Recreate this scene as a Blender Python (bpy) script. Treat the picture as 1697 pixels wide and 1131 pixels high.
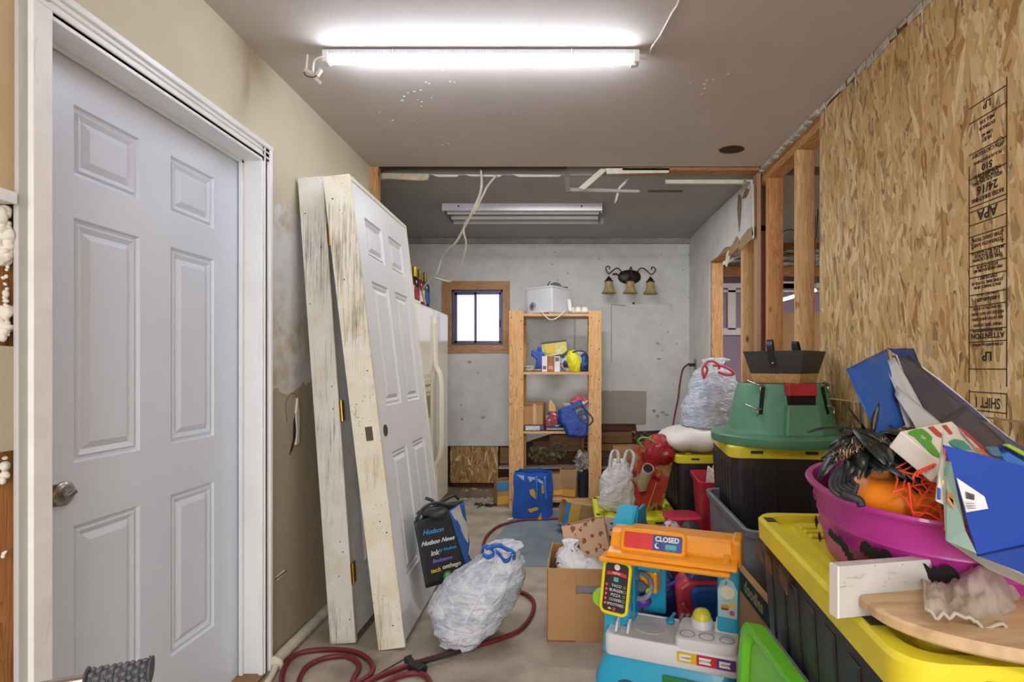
import bpy, bmesh, math, random
from mathutils import Vector, Matrix, noise
random.seed(7)
for o in list(bpy.data.objects): bpy.data.objects.remove(o, do_unlink=True)
SC = bpy.context.scene
COL = SC.collection
R = math.radians
# ---------------------------------------------------------------- camera
F, CX, CY, CAMZ = 900.0, 945.0, 608.0, 1.22
cam = bpy.data.cameras.new('camera'); camo = bpy.data.objects.new('camera', cam); COL.objects.link(camo)
camo.location = (0, 0, CAMZ); camo.rotation_euler = (R(90), 0, 0)
cam.sensor_width = 36; cam.lens = F / 1697 * 36
cam.shift_x = -(CX - 848.5) / 1697; cam.shift_y = (CY - 565.5) / 1697
cam.clip_start = 0.05
SC.camera = camo
# ---------------------------------------------------------------- light, world, exposure
SC.view_settings.view_transform = 'Standard'; SC.view_settings.look = 'None'
SC.view_settings.gamma = 1; SC.view_settings.use_curve_mapping = False
SC.view_settings.exposure = 0.25
w = bpy.data.worlds.new('world'); SC.world = w; w.use_nodes = True
w.node_tree.nodes['Background'].inputs[0].default_value = (0.80, 0.90, 1.0, 1)
w.node_tree.nodes['Background'].inputs[1].default_value = 1.3
def area(name, loc, rot, sx, sy, power, col):
    l = bpy.data.lights.new(name, 'AREA'); l.shape = 'RECTANGLE'; l.size = sx; l.size_y = sy; l.energy = power; l.color = col
    o = bpy.data.objects.new(name, l); COL.objects.link(o); o.location = loc; o.rotation_euler = rot
    return o
# added ambient fill behind the camera: cool upright panel and small overhead panel
area('fill_behind_camera', (0.2, -3.9, 1.3), (R(90), 0, 0), 3.6, 2.2, 150, (0.93, 0.96, 1.0))
area('overhead_fill', (0.0, -0.9, 2.40), (0, 0, 0), 1.2, 0.25, 24, (1.0, 0.96, 0.9))
# area light over the room beyond the studs, with no fixture of its own
area('side_room_lamp', (2.6, 3.6, 2.40), (0, 0, 0), 1.0, 0.3, 35, (1.0, 0.95, 0.88))
# fill light added under the rear ceiling, where the fixture is unlit
area('rear_room_fill', (-0.1, 3.75, 2.42), (0, 0, 0), 0.8, 0.15, 14, (1.0, 0.98, 0.95))
TUBE_STRENGTH = 50.0

# ---------------------------------------------------------------- helpers
def lin(c):
    if isinstance(c, str): c = [int(c[i:i+2], 16) / 255 for i in (0, 2, 4)]
    return tuple((x / 12.92 if x <= .04045 else ((x + .055) / 1.055) ** 2.4) for x in c) + (1,)
def P(px, py, Y): return Vector(((px - CX) / F * Y, Y, CAMZ - (py - CY) / F * Y))
def PF(px, py, z=0.0):
    Y = (CAMZ - z) * F / (py - CY); return P(px, py, Y)
def nz(v, s=1.0, seed=0.0): return noise.noise(Vector((v[0]*s+seed, v[1]*s+seed*.7, v[2]*s-seed)))
ORI = {}
def T(x=0, y=0, z=0, rz=0, rx=0, ry=0):
    return Matrix.Translation((x, y, z)) @ Matrix.Rotation(R(rz), 4, 'Z') @ Matrix.Rotation(R(ry), 4, 'Y') @ Matrix.Rotation(R(rx), 4, 'X')
def basis(o, x, y):
    x = Vector(x).normalized(); y = Vector(y); z = x.cross(y).normalized(); y = z.cross(x)
    m = Matrix.Identity(4)
    for i in range(3): m[i][0], m[i][1], m[i][2], m[i][3] = x[i], y[i], z[i], o[i]
    return m
def rrect(w, l, r=.03, k=4, cx=0, cy=0):
    p = []
    for (sx, sy, a0) in ((1, 1, 0), (-1, 1, 90), (-1, -1, 180), (1, -1, 270)):
        for i in range(k + 1):
            a = R(a0 + 90 * i / k)
            p.append((cx + sx * (w / 2 - r) + r * math.cos(a), cy + sy * (l / 2 - r) + r * math.sin(a)))
    return p
def sell(a, b, e, n, cx=0, cy=0):
    out = []
    for i in range(n):
        t = 2 * math.pi * i / n; c, s = math.cos(t), math.sin(t)
        out.append((cx + a * math.copysign(abs(c) ** (2 / e), c), cy + b * math.copysign(abs(s) ** (2 / e), s)))
    return out
class MB:
    def __init__(s, M=None): s.v = []; s.f = []; s.m = []; s.M = M or Matrix.Identity(4)
    def add(s, vs, fs, mi=0, M=None):
        n = len(s.v); MM = s.M @ M if M is not None else s.M
        s.v += [MM @ Vector(p) for p in vs]; s.f += [tuple(i + n for i in f) for f in fs]; s.m += [mi] * len(fs); return s
    def box(s, x0, x1, y0, y1, z0, z1, mi=0, M=None):
        vs = [(x, y, z) for z in (z0, z1) for y in (y0, y1) for x in (x0, x1)]
        return s.add(vs, [(0, 2, 3, 1), (4, 5, 7, 6), (0, 1, 5, 4), (2, 6, 7, 3), (0, 4, 6, 2), (1, 3, 7, 5)], mi, M)
    def hexa(s, b, t, mi=0):  # bottom quad, top quad (same winding ccw from above)
        return s.add(list(b) + list(t), [(3, 2, 1, 0), (4, 5, 6, 7), (0, 1, 5, 4), (1, 2, 6, 5), (2, 3, 7, 6), (3, 0, 4, 7)], mi)
    def bar(s, a, b, w, h, up=(0, 0, 1), mi=0):
        a = Vector(a); b = Vector(b); d = (b - a); L = d.length; M = basis(a, d, Vector(up).cross(d) if abs(d.normalized().dot(Vector(up))) < .99 else (0, 1, 0))
        return s.box(0, L, -w / 2, w / 2, -h / 2, h / 2, mi, M)
    def loft(s, rings, cap0=True, cap1=True, mi=0, close=True):
        n = len(rings[0]); vs = [p for r in rings for p in r]; fs = []
        for j in range(len(rings) - 1):
            for i in range(n if close else n - 1):
                k = (i + 1) % n; fs.append((j*n+i, j*n+k, (j+1)*n+k, (j+1)*n+i))
        if cap0: fs.append(tuple(range(n - 1, -1, -1)))
        if cap1: fs.append(tuple(range((len(rings)-1)*n, len(rings)*n)))
        return s.add(vs, fs, mi)
    def outl(s, outs, **k):  # list of (2d outline, z)
        return s.loft([[(x, y, z) for x, y in o] for o, z in outs], **k)
    def lathe(s, prof, n=24, M=None, cap0=True, cap1=True, mi=0, e=2.0, sy=1.0):
        rings = []
        for r, z in prof:
            rings.append([(x, y * sy, z) for x, y in sell(r, r, e, n)])
        if M is not None: rings = [[M @ Vector(p) for p in r] for r in rings]
        return s.loft(rings, cap0, cap1, mi)
    def tube(s, pts, r, n=8, mi=0, cap=True, radii=None):
        pts = [Vector(p) for p in pts]; rings = []; pn = None
        for i, p in enumerate(pts):
            d = (pts[min(i+1, len(pts)-1)] - pts[max(i-1, 0)]).normalized()
            if pn is None:
                u = d.cross(Vector((0, 0, 1)));
                if u.length < .05: u = d.cross(Vector((0, 1, 0)))
            else: u = pn - d * pn.dot(d)
            u.normalize(); pn = u; v = d.cross(u); rr = radii[i] if radii else r
            rings.append([p + (u * math.cos(2*math.pi*k/n) + v * math.sin(2*math.pi*k/n)) * rr for k in range(n)])
        return s.loft(rings, cap, cap, mi)
    def cyl(s, a, b, r0, r1=None, n=16, mi=0): return s.tube([a, b], r0, n, mi, radii=[r0, r0 if r1 is None else r1])
    def poly(s, pts, th, mi=0):  # flat 3d polygon with thickness vector
        th = Vector(th); pts = [Vector(p) for p in pts]; return s.loft([pts, [p + th for p in pts]], mi=mi)
    def ball(s, c, r, n=12, m=8, mi=0, sc=(1, 1, 1), amp=0, fr=8, seed=0):
        rings = []
        for j in range(1, m):
            a = math.pi * j / m; ring = []
            for i in range(n):
                t = 2 * math.pi * i / n; d = Vector((math.sin(a)*math.cos(t), math.sin(a)*math.sin(t), -math.cos(a)))
                k = 1 + amp * nz(d * r * fr, 1, seed + 3.3)
                ring.append((c[0] + d.x*r*sc[0]*k, c[1] + d.y*r*sc[1]*k, c[2] + d.z*r*sc[2]*k))
            rings.append(ring)
        return s.loft(rings, mi=mi)
    def mesh(s, name, mats, smooth=False, bevel=0, seg=2, sub=0, solid=0, org=None):
        me = bpy.data.meshes.new(name)
        if org is None:
            xs = [p.x for p in s.v]; ys = [p.y for p in s.v]; zs = [p.z for p in s.v]
            org = Vector(((min(xs)+max(xs))/2, (min(ys)+max(ys))/2, min(zs)))
        me.from_pydata([p - org for p in s.v], [], s.f)
        for m in (mats if isinstance(mats, (list, tuple)) else [mats]): me.materials.append(m)
        me.polygons.foreach_set('material_index', s.m)
        bm = bmesh.new(); bm.from_mesh(me); bmesh.ops.recalc_face_normals(bm, faces=bm.faces); bm.to_mesh(me); bm.free()
        if smooth:
            me.polygons.foreach_set('use_smooth', [True] * len(me.polygons))
            if smooth == 'auto': me.set_sharp_from_angle(angle=R(35))
        return me, org
    def build(s, name, mats, parent=None, smooth=False, bevel=0, seg=2, sub=0, label=None, cat=None, group=None, kind=None, solid=0, org=None):
        me, org = s.mesh(name, mats, smooth, org=org)
        o = bpy.data.objects.new(name, me); COL.objects.link(o)
        if parent is not None: o.parent = parent; o.location = org - ORI[parent.name]
        else: o.location = org
        ORI[o.name] = org.copy()
        if solid: m = o.modifiers.new('solid', 'SOLIDIFY'); m.thickness = solid; m.offset = 0
        if bevel: m = o.modifiers.new('bevel', 'BEVEL'); m.width = bevel; m.segments = seg; m.limit_method = 'ANGLE'; m.angle_limit = R(40)
        if sub: m = o.modifiers.new('sub', 'SUBSURF'); m.levels = sub; m.render_levels = sub
        if label: o['label'] = label
        if cat: o['category'] = cat
        if group: o['group'] = group
        if kind: o['kind'] = kind
        return o
def thing(name, label, cat, loc=(0, 0, 0), group=None, kind=None):
    o = bpy.data.objects.new(name, None); COL.objects.link(o); o.location = loc; o.empty_display_size = .05
    if label: o['label'] = label
    if cat: o['category'] = cat
    if group: o['group'] = group
    if kind: o['kind'] = kind
    ORI[o.name] = Vector(loc); return o
def text(s, size, M, mat, parent, name='lettering', depth=.0004, align='CENTER', bold=0.0, shear=0.0, sx=1.0):
    cu = bpy.data.curves.new('t', 'FONT'); cu.body = s; cu.size = size; cu.align_x = align; cu.align_y = 'CENTER'; cu.extrude = depth; cu.offset = bold; cu.shear = shear
    cu.resolution_u = 3
    t = bpy.data.objects.new('t', cu); COL.objects.link(t)
    dg = bpy.context.evaluated_depsgraph_get(); me = bpy.data.meshes.new_from_object(t.evaluated_get(dg))
    bpy.data.objects.remove(t, do_unlink=True)
    me.transform(M @ Matrix.Diagonal((sx, 1, 1, 1))); me.materials.clear(); me.materials.append(mat)
    b = MB(); b.v = [v.co.copy() for v in me.vertices]; b.f = [tuple(p.vertices) for p in me.polygons]; b.m = [0] * len(b.f)
    return b if parent is None else b.build(name, mat, parent)
def merge(*mbs):
    o = MB()
    for b in mbs:
        n = len(o.v); o.v += b.v; o.f += [tuple(i+n for i in f) for f in b.f]; o.m += b.m
    return o
def cat_rom(pts, k=6):
    pts = [Vector(p) for p in pts]; q = [pts[0]*2 - pts[1]] + pts + [pts[-1]*2 - pts[-2]]; out = []
    for i in range(1, len(q) - 2):
        a, b, c, d = q[i-1], q[i], q[i+1], q[i+2]
        for j in range(k):
            t = j / k
            out.append(.5 * ((2*b) + (c-a)*t + (2*a-5*b+4*c-d)*t*t + (3*b-a-3*c+d)*t**3))
    out.append(pts[-1]); return out

# ---------------------------------------------------------------- materials
MATS = {}
class NT:
    def __init__(s, name):
        s.m = bpy.data.materials.new(name); s.m.use_nodes = True; s.t = s.m.node_tree; s.n = s.t.nodes; s.b = s.n['Principled BSDF']
        s.co = s.n.new('ShaderNodeTexCoord').outputs['Object']
    def link(s, a, b): s.t.links.new(a, b)
    def mapp(s, scale=(1, 1, 1), rot=(0, 0, 0), loc=(0, 0, 0), co=None):
        n = s.n.new('ShaderNodeMapping'); n.inputs['Scale'].default_value = scale; n.inputs['Rotation'].default_value = rot; n.inputs['Location'].default_value = loc
        s.link(co or s.co, n.inputs['Vector']); return n.outputs[0]
    def noise(s, scale, detail=4, co=None, dist=0, rough=.55):
        n = s.n.new('ShaderNodeTexNoise'); n.inputs['Scale'].default_value = scale; n.inputs['Detail'].default_value = detail; n.inputs['Distortion'].default_value = dist; n.inputs['Roughness'].default_value = rough
        s.link(co or s.co, n.inputs['Vector']); return n.outputs['Fac']
    def vor(s, scale, co=None, feat='F1', out='Color', rnd=1):
        n = s.n.new('ShaderNodeTexVoronoi'); n.feature = feat; n.inputs['Scale'].default_value = scale
        if 'Randomness' in n.inputs: n.inputs['Randomness'].default_value = rnd
        s.link(co or s.co, n.inputs['Vector']); return n.outputs[out]
    def ramp(s, fac, stops, const=False):
        n = s.n.new('ShaderNodeValToRGB'); s.link(fac, n.inputs[0]); e = n.color_ramp.elements
        if const: n.color_ramp.interpolation = 'CONSTANT'
        while len(e) < len(stops): e.new(.5)
        for i, (p, c) in enumerate(stops): e[i].position = p; e[i].color = lin(c) if not isinstance(c, (int, float)) else (c, c, c, 1)
        return n.outputs[0]
    def mix(s, f, a, b, mode='MIX'):
        n = s.n.new('ShaderNodeMix'); n.data_type = 'RGBA'; n.blend_type = mode
        for i, x in ((0, f), (6, a), (7, b)):
            if isinstance(x, (int, float)): n.inputs[i].default_value = x
            elif isinstance(x, (str, tuple)): n.inputs[i].default_value = lin(x) if isinstance(x, str) else x
            else: s.link(x, n.inputs[i])
        return n.outputs[2]
    def math(s, op, a, b=0.0, c=0.0):
        n = s.n.new('ShaderNodeMath'); n.operation = op
        for i, x in enumerate((a, b, c)):
            if isinstance(x, (int, float)): n.inputs[i].default_value = x
            else: s.link(x, n.inputs[i])
        return n.outputs[0]
    def sep(s, v):
        n = s.n.new('ShaderNodeSeparateXYZ'); s.link(v, n.inputs[0]); return n.outputs
    def bump(s, h, st=.3, d=.01):
        n = s.n.new('ShaderNodeBump'); n.inputs['Strength'].default_value = st; n.inputs['Distance'].default_value = d; s.link(h, n.inputs['Height']); s.link(n.outputs[0], s.b.inputs['Normal'])
    def col(s, c):
        if isinstance(c, str): s.b.inputs['Base Color'].default_value = lin(c)
        else: s.link(c, s.b.inputs['Base Color'])
    def world(s):  # object coordinates turned to metres of the place
        g = s.n.new('ShaderNodeNewGeometry'); s.co = g.outputs['Position']; return s
def M(c, rough=.5, var=.08, scale=6, bump=0, bs=30, metal=0, trans=0, name=None, coat=0, stretch=(1, 1, 1), spec=.5, sss=0):
    key = (c, rough, var, scale, bump, bs, metal, trans, coat, stretch, spec)
    if key in MATS: return MATS[key]
    t = NT(name or 'mat_' + str(c)); b = t.b
    b.inputs['Roughness'].default_value = rough; b.inputs['Metallic'].default_value = metal; b.inputs['Coat Weight'].default_value = coat
    b.inputs['Specular IOR Level'].default_value = spec
    if var:
        f = t.noise(scale, 5, t.mapp(stretch)); l = lin(c)
        dk = tuple(x * (1 - var * 1.6) for x in l[:3]) + (1,); lt = tuple(min(1, x * (1 + var)) for x in l[:3]) + (1,)
        r = t.ramp(f, [(.3, 0.0), (.7, 1.0)]); t.col(t.mix(r, dk, lt))
    else: t.col(c)
    if bump: t.bump(t.noise(bs, 4, t.mapp(stretch)), bump, .004)
    if trans: b.inputs['Transmission Weight'].default_value = trans
    MATS[key] = t.m; return t.m
def osb(c1='d6b277', c2='b58a52', c3='ead09c', rot='YZ', scale=1.0, dark=1.0):
    t = NT('oriented_strand_board').world()
    # five layers of long flakes laid at different angles: the flake with the largest random height lies on top
    best = None; bcol = None
    x, y, z = t.sep(t.co)
    cn = t.n.new('ShaderNodeCombineXYZ')
    if rot == 'YZ': t.link(y, cn.inputs[0]); t.link(z, cn.inputs[1])
    else: t.link(x, cn.inputs[0]); t.link(z, cn.inputs[1])
    wob = t.noise(9, 2, cn.outputs[0])
    v = cn.outputs[0]
    add = t.n.new('ShaderNodeVectorMath'); add.operation = 'ADD'; t.link(v, add.inputs[0])
    sc_ = t.n.new('ShaderNodeVectorMath'); sc_.operation = 'SCALE'; nn = t.n.new('ShaderNodeTexNoise'); nn.inputs['Scale'].default_value = 22; t.link(v, nn.inputs['Vector']); t.link(nn.outputs['Color'], sc_.inputs[0]); sc_.inputs['Scale'].default_value = .012
    t.link(sc_.outputs[0], add.inputs[1]); v = add.outputs[0]
    for i, (a, sx, sy) in enumerate(((4, 62, 9), (-12, 46, 8), (20, 54, 10), (-34, 40, 12), (78, 28, 15), (8, 90, 11), (-52, 44, 14), (40, 48, 16))):
        mp = t.mapp((sx*scale, sy*scale, 1), (0, 0, R(a)), (i*7.7, i*3.1, i*5.5), v)
        # rotation is applied after scale in a point mapping, so rotate first
        mr = t.mapp((1, 1, 1), (0, 0, R(a)), (0, 0, 0), v); mp = t.mapp((sx*scale, sy*scale, 1), (0, 0, 0), (i*7.7, i*3.1, 0), mr)
        c = t.vor(1.0, mp); r_, g_, b_ = [o for o in t.sep(c)]
        h = t.math('MULTIPLY', r_, (1.0, .97, .94, .86, .66, .99, .78, .84)[i])
        if best is None: best, bcol, bg = h, g_, b_
        else:
            k = t.math('GREATER_THAN', h, best); best = t.math('MAXIMUM', h, best)
            bcol = t.mix(k, bcol, g_)
    fine = t.noise(1, 4, t.mapp((220, 26, 1), (0, 0, 0), (0, 0, 0), v))
    base = t.ramp(bcol, [(0, '98693c'), (.06, c2), (.22, c1), (.5, c1), (.8, c3), (1, 'f2ddb0')])
    base = t.mix(t.ramp(fine, [(.35, 0.0), (.7, 1.0)]), base, t.mix(.35, base, c2 if dark >= 1 else c2))
    edge = t.ramp(best, [(.55, 0.5), (.72, .93), (.9, 1.0)])
    t.col(t.mix(1.0, base, edge, 'MULTIPLY') )
    t.b.inputs['Roughness'].default_value = .62
    hh = t.math('ADD', best, t.math('MULTIPLY', fine, .15)); t.bump(hh, .6, .004)
    return t.m
def pine(axis='Z', c1='d2a065', c2='a9703a', c3='e0b780', knots=True, world=True, sc=1.0, seed=0):
    t = NT('pine_wood')
    if world: t.world()
    s = {'Z': (1, 1, .07), 'X': (.07, 1, 1), 'Y': (1, .07, 1)}[axis]
    s = tuple(k * sc for k in s)
    mp = t.mapp(s, (0, 0, 0), (seed, seed * .3, seed * .7))
    f = t.noise(26, 3, mp, dist=1.2); rings = t.math('FRACT', t.math('MULTIPLY', f, 7))
    base = t.ramp(rings, [(0, c3), (.55, c1), (.92, c2), (1, c1)])
    g = t.noise(190, 3, mp); base = t.mix(t.ramp(g, [(.4, 0.0), (.75, .5)]), base, c2)
    big = t.noise(3, 2); base = t.mix(t.ramp(big, [(.35, 0.0), (.7, .35)]), base, c3)
    if knots:
        s2 = {'Z': (1, 1, .5), 'X': (.5, 1, 1), 'Y': (1, .5, 1)}[axis]
        d = t.vor(7, t.mapp(s2), out='Distance'); k = t.ramp(d, [(0.04, 1.0), (.11, 0.0)]); base = t.mix(k, base, '7a4420')
    t.col(base); t.b.inputs['Roughness'].default_value = .6; t.bump(g, .15, .002); return t.m
def aged(c='e3dcc8', wood='8d7f6a', amt=.5, axis='Z', tint='d8cba8'):
    t = NT('aged_paint').world()
    s = {'Z': (1, 1, .035), 'X': (.035, 1, 1)}[axis]
    st = t.noise(110, 6, t.mapp(s), rough=.75); blot = t.noise(2.6, 4); blot2 = t.noise(9, 5)
    m1 = t.ramp(t.math('ADD', t.math('MULTIPLY', st, .75), t.math('MULTIPLY', blot, .42)), [(.635 + (.5-amt)*.2, 0.0), (.76 + (.5-amt)*.2, .85)])
    base = t.mix(t.ramp(blot2, [(.4, 0.0), (.7, .8)]), c, tint)
    base = t.mix(m1, base, t.mix(t.noise(30, 3), wood, '4b4238'))
    sp = t.vor(60, out='Distance'); spm = t.ramp(t.math('MULTIPLY', sp, t.ramp(t.noise(5, 2), [(.3, .4), (.6, 1.0)])), [(.04, 1.0), (.08, 0.0)])
    t.col(t.mix(spm, base, '5a5046')); t.b.inputs['Roughness'].default_value = .6
    t.bump(t.math('SUBTRACT', 1, m1), .35, .002); return t.m
def wallpaint(c, c2=None, spots=0, blot=.12, world=True, rough=.8, spotcol='8a8a86', bump=.12):
    t = NT('painted_drywall')
    if world: t.world()
    c2 = c2 or c; n1 = t.noise(1.6, 5, rough=.65); base = t.mix(t.ramp(n1, [(.35, 0.0), (.68, 1.0)]), c, c2)
    n2 = t.noise(9, 6); base = t.mix(t.ramp(n2, [(.3, 0.0), (.8, blot)]), base, spotcol)
    if spots:
        d = t.vor(14, out='Distance'); z = t.noise(1.3, 3); k = t.math('MULTIPLY', t.ramp(d, [(.07, 1.0), (.13, 0.0)]), t.ramp(z, [(.52, 0.0), (.6, spots)])); base = t.mix(k, base, '555550')
    t.col(base); t.b.inputs['Roughness'].default_value = rough; t.bump(t.noise(60, 5), bump, .003); return t.m
def emit(c, s):
    t = NT('light_emitter'); t.b.inputs['Emission Color'].default_value = lin(c); t.b.inputs['Emission Strength'].default_value = s; t.col(c); return t.m

m_white = M('e9e9e6', .45, .03, 3); m_doorwhite = M('dfe7f6', .38, .02, 2, bump=.03, bs=200)
m_trim = M('f2f4f6', .4, .04, 5); m_black = M('1b1b1d', .5, .1); m_blackp = M('26262a', .42, .12, 9, bump=.15, bs=70)
m_yellow = M('e6da34', .38, .06, 8); m_grey = M('7c7d83', .5, .08, 9); m_chrome = M('c8c5be', .22, .05, 9, metal=1)
m_nickel = M('a8a49c', .32, .06, 20, metal=1); m_brass = M('b08d4a', .35, .1, 30, metal=1); m_dark = M('0c0b0b', .8, 0)
m_bronze = M('2c2523', .42, .2, 30, metal=.5); m_iron = M('3a3836', .5, .1, metal=.6)
m_card = M('b98d5d', .8, .06, 5, bump=.08, bs=60); m_card2 = M('a3794e', .8, .08, 5, bump=.08, bs=60); m_kraft = M('b28e62', .75, .08, 9, bump=.15, bs=25)
m_osb = osb(); m_osbX = osb('b58c52', '8a6234', 'cba86c', 'XZ')
m_pineZ = pine('Z', 'd9ab76', 'bb8750', 'e6c293'); m_pineZd = pine('Z', 'b98350', '8d5a30', 'c99b66'); m_pineY = pine('Y', 'c9925a', '9d6637', 'd8a970'); m_pineX = pine('X', 'a97348', '7c4e2b', 'b98a5c')
m_shelfZ = pine('Z', 'd7a56c', 'bb8347', 'e2b985'); m_shelfX = pine('X', 'd3a673', 'b98652', 'dfbb8c')
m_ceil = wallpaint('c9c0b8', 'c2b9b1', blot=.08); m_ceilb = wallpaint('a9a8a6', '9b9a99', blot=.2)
m_wallb = wallpaint('e0e0de', 'd0d0cf', spots=.8, blot=.25)

# ================================================================ STRUCTURE
ST = dict(kind='structure')
# ---- concrete floor
def concrete():
    t = NT('concrete').world()
    n1 = t.noise(1.1, 6, rough=.6); n2 = t.noise(7, 6); n3 = t.noise(60, 4)
    b = t.ramp(n1, [(.32, 'a3988a'), (.5, 'b6ab9b'), (.68, 'c4b9a8')]); b = t.mix(t.ramp(n2, [(.35, .45), (.6, 0.0)]), b, '857a6c')
    st = t.noise(2.3, 4, t.mapp((1, 1, 1), (0, 0, 0), (4, 2, 0))); b = t.mix(t.ramp(st, [(.56, 0.0), (.68, .55)]), b, '7a6d5e')
    d = t.vor(26, out='Distance'); b = t.mix(t.ramp(d, [(.03, .6), (.07, 0.0)]), b, '4e463e')
    t.col(b); t.b.inputs['Roughness'].default_value = .72; t.bump(n3, .25, .004); return t.m
def bluefloor():
    t = NT('blue_floor_paint').world(); n = t.noise(4, 6); n2 = t.noise(22, 5)
    b = t.ramp(n, [(.3, '6c7a84'), (.6, '82919b')]); b = t.mix(t.ramp(n2, [(.62, 0.0), (.72, .6)]), b, '9a9286')
    t.col(b); t.b.inputs['Roughness'].default_value = .6; t.bump(n2, .2, .003); return t.m
MB().box(-3, 4.2, -4, 6.2, -.12, 0).build('floor', concrete(), **ST)
MB().poly([(-.58, 3.31, 0.0005), (1.1, 3.31, 0.0005), (1.1, 4.55, 0.0005), (-.45, 4.62, 0.0005)], (0, 0, .002)).build('floor_paint_patch', bluefloor(), **ST)
# ---- ceilings: front slab, recessed scar of the removed wall, rear slab
cf = MB(); cf.box(-3, 4.2, -4, 3.31, 2.44, 2.52)
cf.build('ceiling', m_ceil, **ST)
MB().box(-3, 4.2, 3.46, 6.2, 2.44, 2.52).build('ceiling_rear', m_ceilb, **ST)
MB().box(-3, 4.2, 3.2, 3.6, 2.525, 2.58).build('ceiling_recess', M('3c2a20', .9, .3, 8), **ST)
# debris of the scar: studs plate, torn drywall strips
sc = thing('trim_ceiling_scar', None, None, (0, 3.38, 2.44), kind='structure')
MB().box(-1.22, -.02, 3.325, 3.365, 2.445, 2.52).build('dark_plate', M('4a3226', .8, .35, 14, stretch=(.3, 1, 1)), sc)
MB().box(.32, 1.16, 3.33, 3.42, 2.425, 2.485).build('wood_plate', m_pineX, sc)
def torn(name, pts, th, mat, y):
    b = MB(); up = [P(px, py, y) for px, py in pts]; b.poly(up, (0, th, 0)); return b.build(name, mat, sc)
m_gyp = M('e3dccb', .8, .08, 20, bump=.4, bs=60); m_gyp2 = M('c9b9a0', .8, .15, 20, bump=.3, bs=40)
torn('torn_drywall', [(621, 287), (711, 288), (709, 297), (700, 299), (640, 296), (622, 298)], .02, m_gyp2, 3.43)
torn('torn_drywall', [(1004, 279), (1110, 279), (1108, 286), (1006, 288)], .015, m_gyp, 3.33)
torn('torn_drywall', [(996, 279), (1008, 280), (969, 314), (958, 312)], .015, m_gyp, 3.36)
torn('torn_drywall', [(1103, 298), (1250, 298), (1232, 304), (1104, 304)], .02, m_gyp, 3.44)
torn('torn_drywall', [(944, 311), (1060, 315), (1060, 319), (944, 317)], .02, M('b9b4ac', .8, .1), 3.47)
torn('batten', [(935, 288), (944, 288), (945, 318), (938, 319)], .02, M('8a7a6c', .8, .2), 3.45)
torn('dark_gap', [(1073, 315), (1130, 315), (1132, 318), (1074, 318)], .01, M('5a4030', .9, .2), 3.46)
for i, (x0, x1) in enumerate(((640, 700), (715, 760), (770, 832), (850, 930))):
    torn('paper_fray', [(x0, 289), (x1, 290), (x1 - 4, 293), (x0 + 10, 292 + i % 2)], .01, m_gyp, 3.44)
torn('paper_curl', [(1044, 292), (1036, 305), (1028, 312), (1022, 333), (1018, 338), (1024, 312), (1032, 303)], .006, m_gyp, 3.5)
# paint chips and a round cable hole in the ceiling
b = MB(); rnd = random.Random(3)
for i in range(34):
    px, py = rnd.choice([(700, 145), (675, 170), (740, 235), (720, 165), (1170, 145), (950, 60), (670, 200)]); px += rnd.gauss(0, 18); py += rnd.gauss(0, 12)
    Y = 1.22 * F / (608 - py); x = (px - CX) / F * Y; s = rnd.uniform(.0015, .0055); b.box(x - s, x + s, Y - s * .7, Y + s * .7, 2.4385, 2.4402)
b.build('ceiling_paint_chips', m_white, kind='stuff')
hl = thing('trim_ceiling_hole', None, None, (.905, 3.04, 2.44), kind='structure')
MB().poly([(.905 + .085*math.cos(a)*(1+.1*math.sin(3*a)), 3.04 + .07*math.sin(a), 2.4385) for a in [i*math.pi/12 for i in range(24)]], (0, 0, .001)).build('torn_rim', m_gyp2, hl)
MB().poly([(.905 + .07*math.cos(a), 3.045 + .055*math.sin(a), 2.4365) for a in [i*math.pi/12 for i in range(24)]], (0, 0, .002)).build('dark_opening', M('4a3020', .9, .4, 60), hl)

# ---- left wall (front room) with patched drywall
def leftwall():
    t = NT('patched_drywall').world(); x, y, z = t.sep(t.co); n = t.noise(5, 5); nb = t.noise(1.6, 5); n3 = t.noise(14, 6)
    base = t.mix(t.ramp(nb, [(.35, 0.0), (.65, 1.0)]), 'dcd3bb', 'd0c6ab')
    zz = t.math('ADD', z, t.math('MULTIPLY', n, .28))
    low = t.ramp(zz, [(.0, 1.0), (1.28 / 3, 1.0), (1.33 / 3, 0.0)]) if False else t.math('LESS_THAN', zz, 1.26)
    base = t.mix(low, base, t.mix(n3, 'bdb199', 'a89c85'))
    yy = t.math('ADD', y, t.math('MULTIPLY', n, .25))
    m = t.math('MULTIPLY', t.math('MULTIPLY', t.math('GREATER_THAN', zz, 1.27), t.math('LESS_THAN', zz, 2.03)), t.math('MULTIPLY', t.math('GREATER_THAN', yy, 2.1), 1.0))
    pc = t.mix(t.ramp(n3, [(.35, 0.0), (.7, 1.0)]), t.ramp(t.noise(2.7, 5), [(.38, 'c3b59b'), (.47, 'cfcdc6'), (.6, 'dcdddd')]), 'e4e4e2')
    t.col(t.mix(m, base, pc)); t.b.inputs['Roughness'].default_value = .75
    t.bump(t.math('ADD', n3, t.math('MULTIPLY', m, .4)), .2, .003); return t.m
m_left = leftwall()
wl = MB(); wl.box(-1.34, -1.22, 2.16, 3.31, .04, 2.44); wl.box(-1.34, -1.22, 1.2, 2.16, 2.06, 2.44)
wl.build('wall_left', m_left, **ST)
MB().box(-1.34, -1.17, 3.31, 3.35, 0, 2.44).build('wall_left_end_stud', m_pineZd, **ST)
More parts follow.
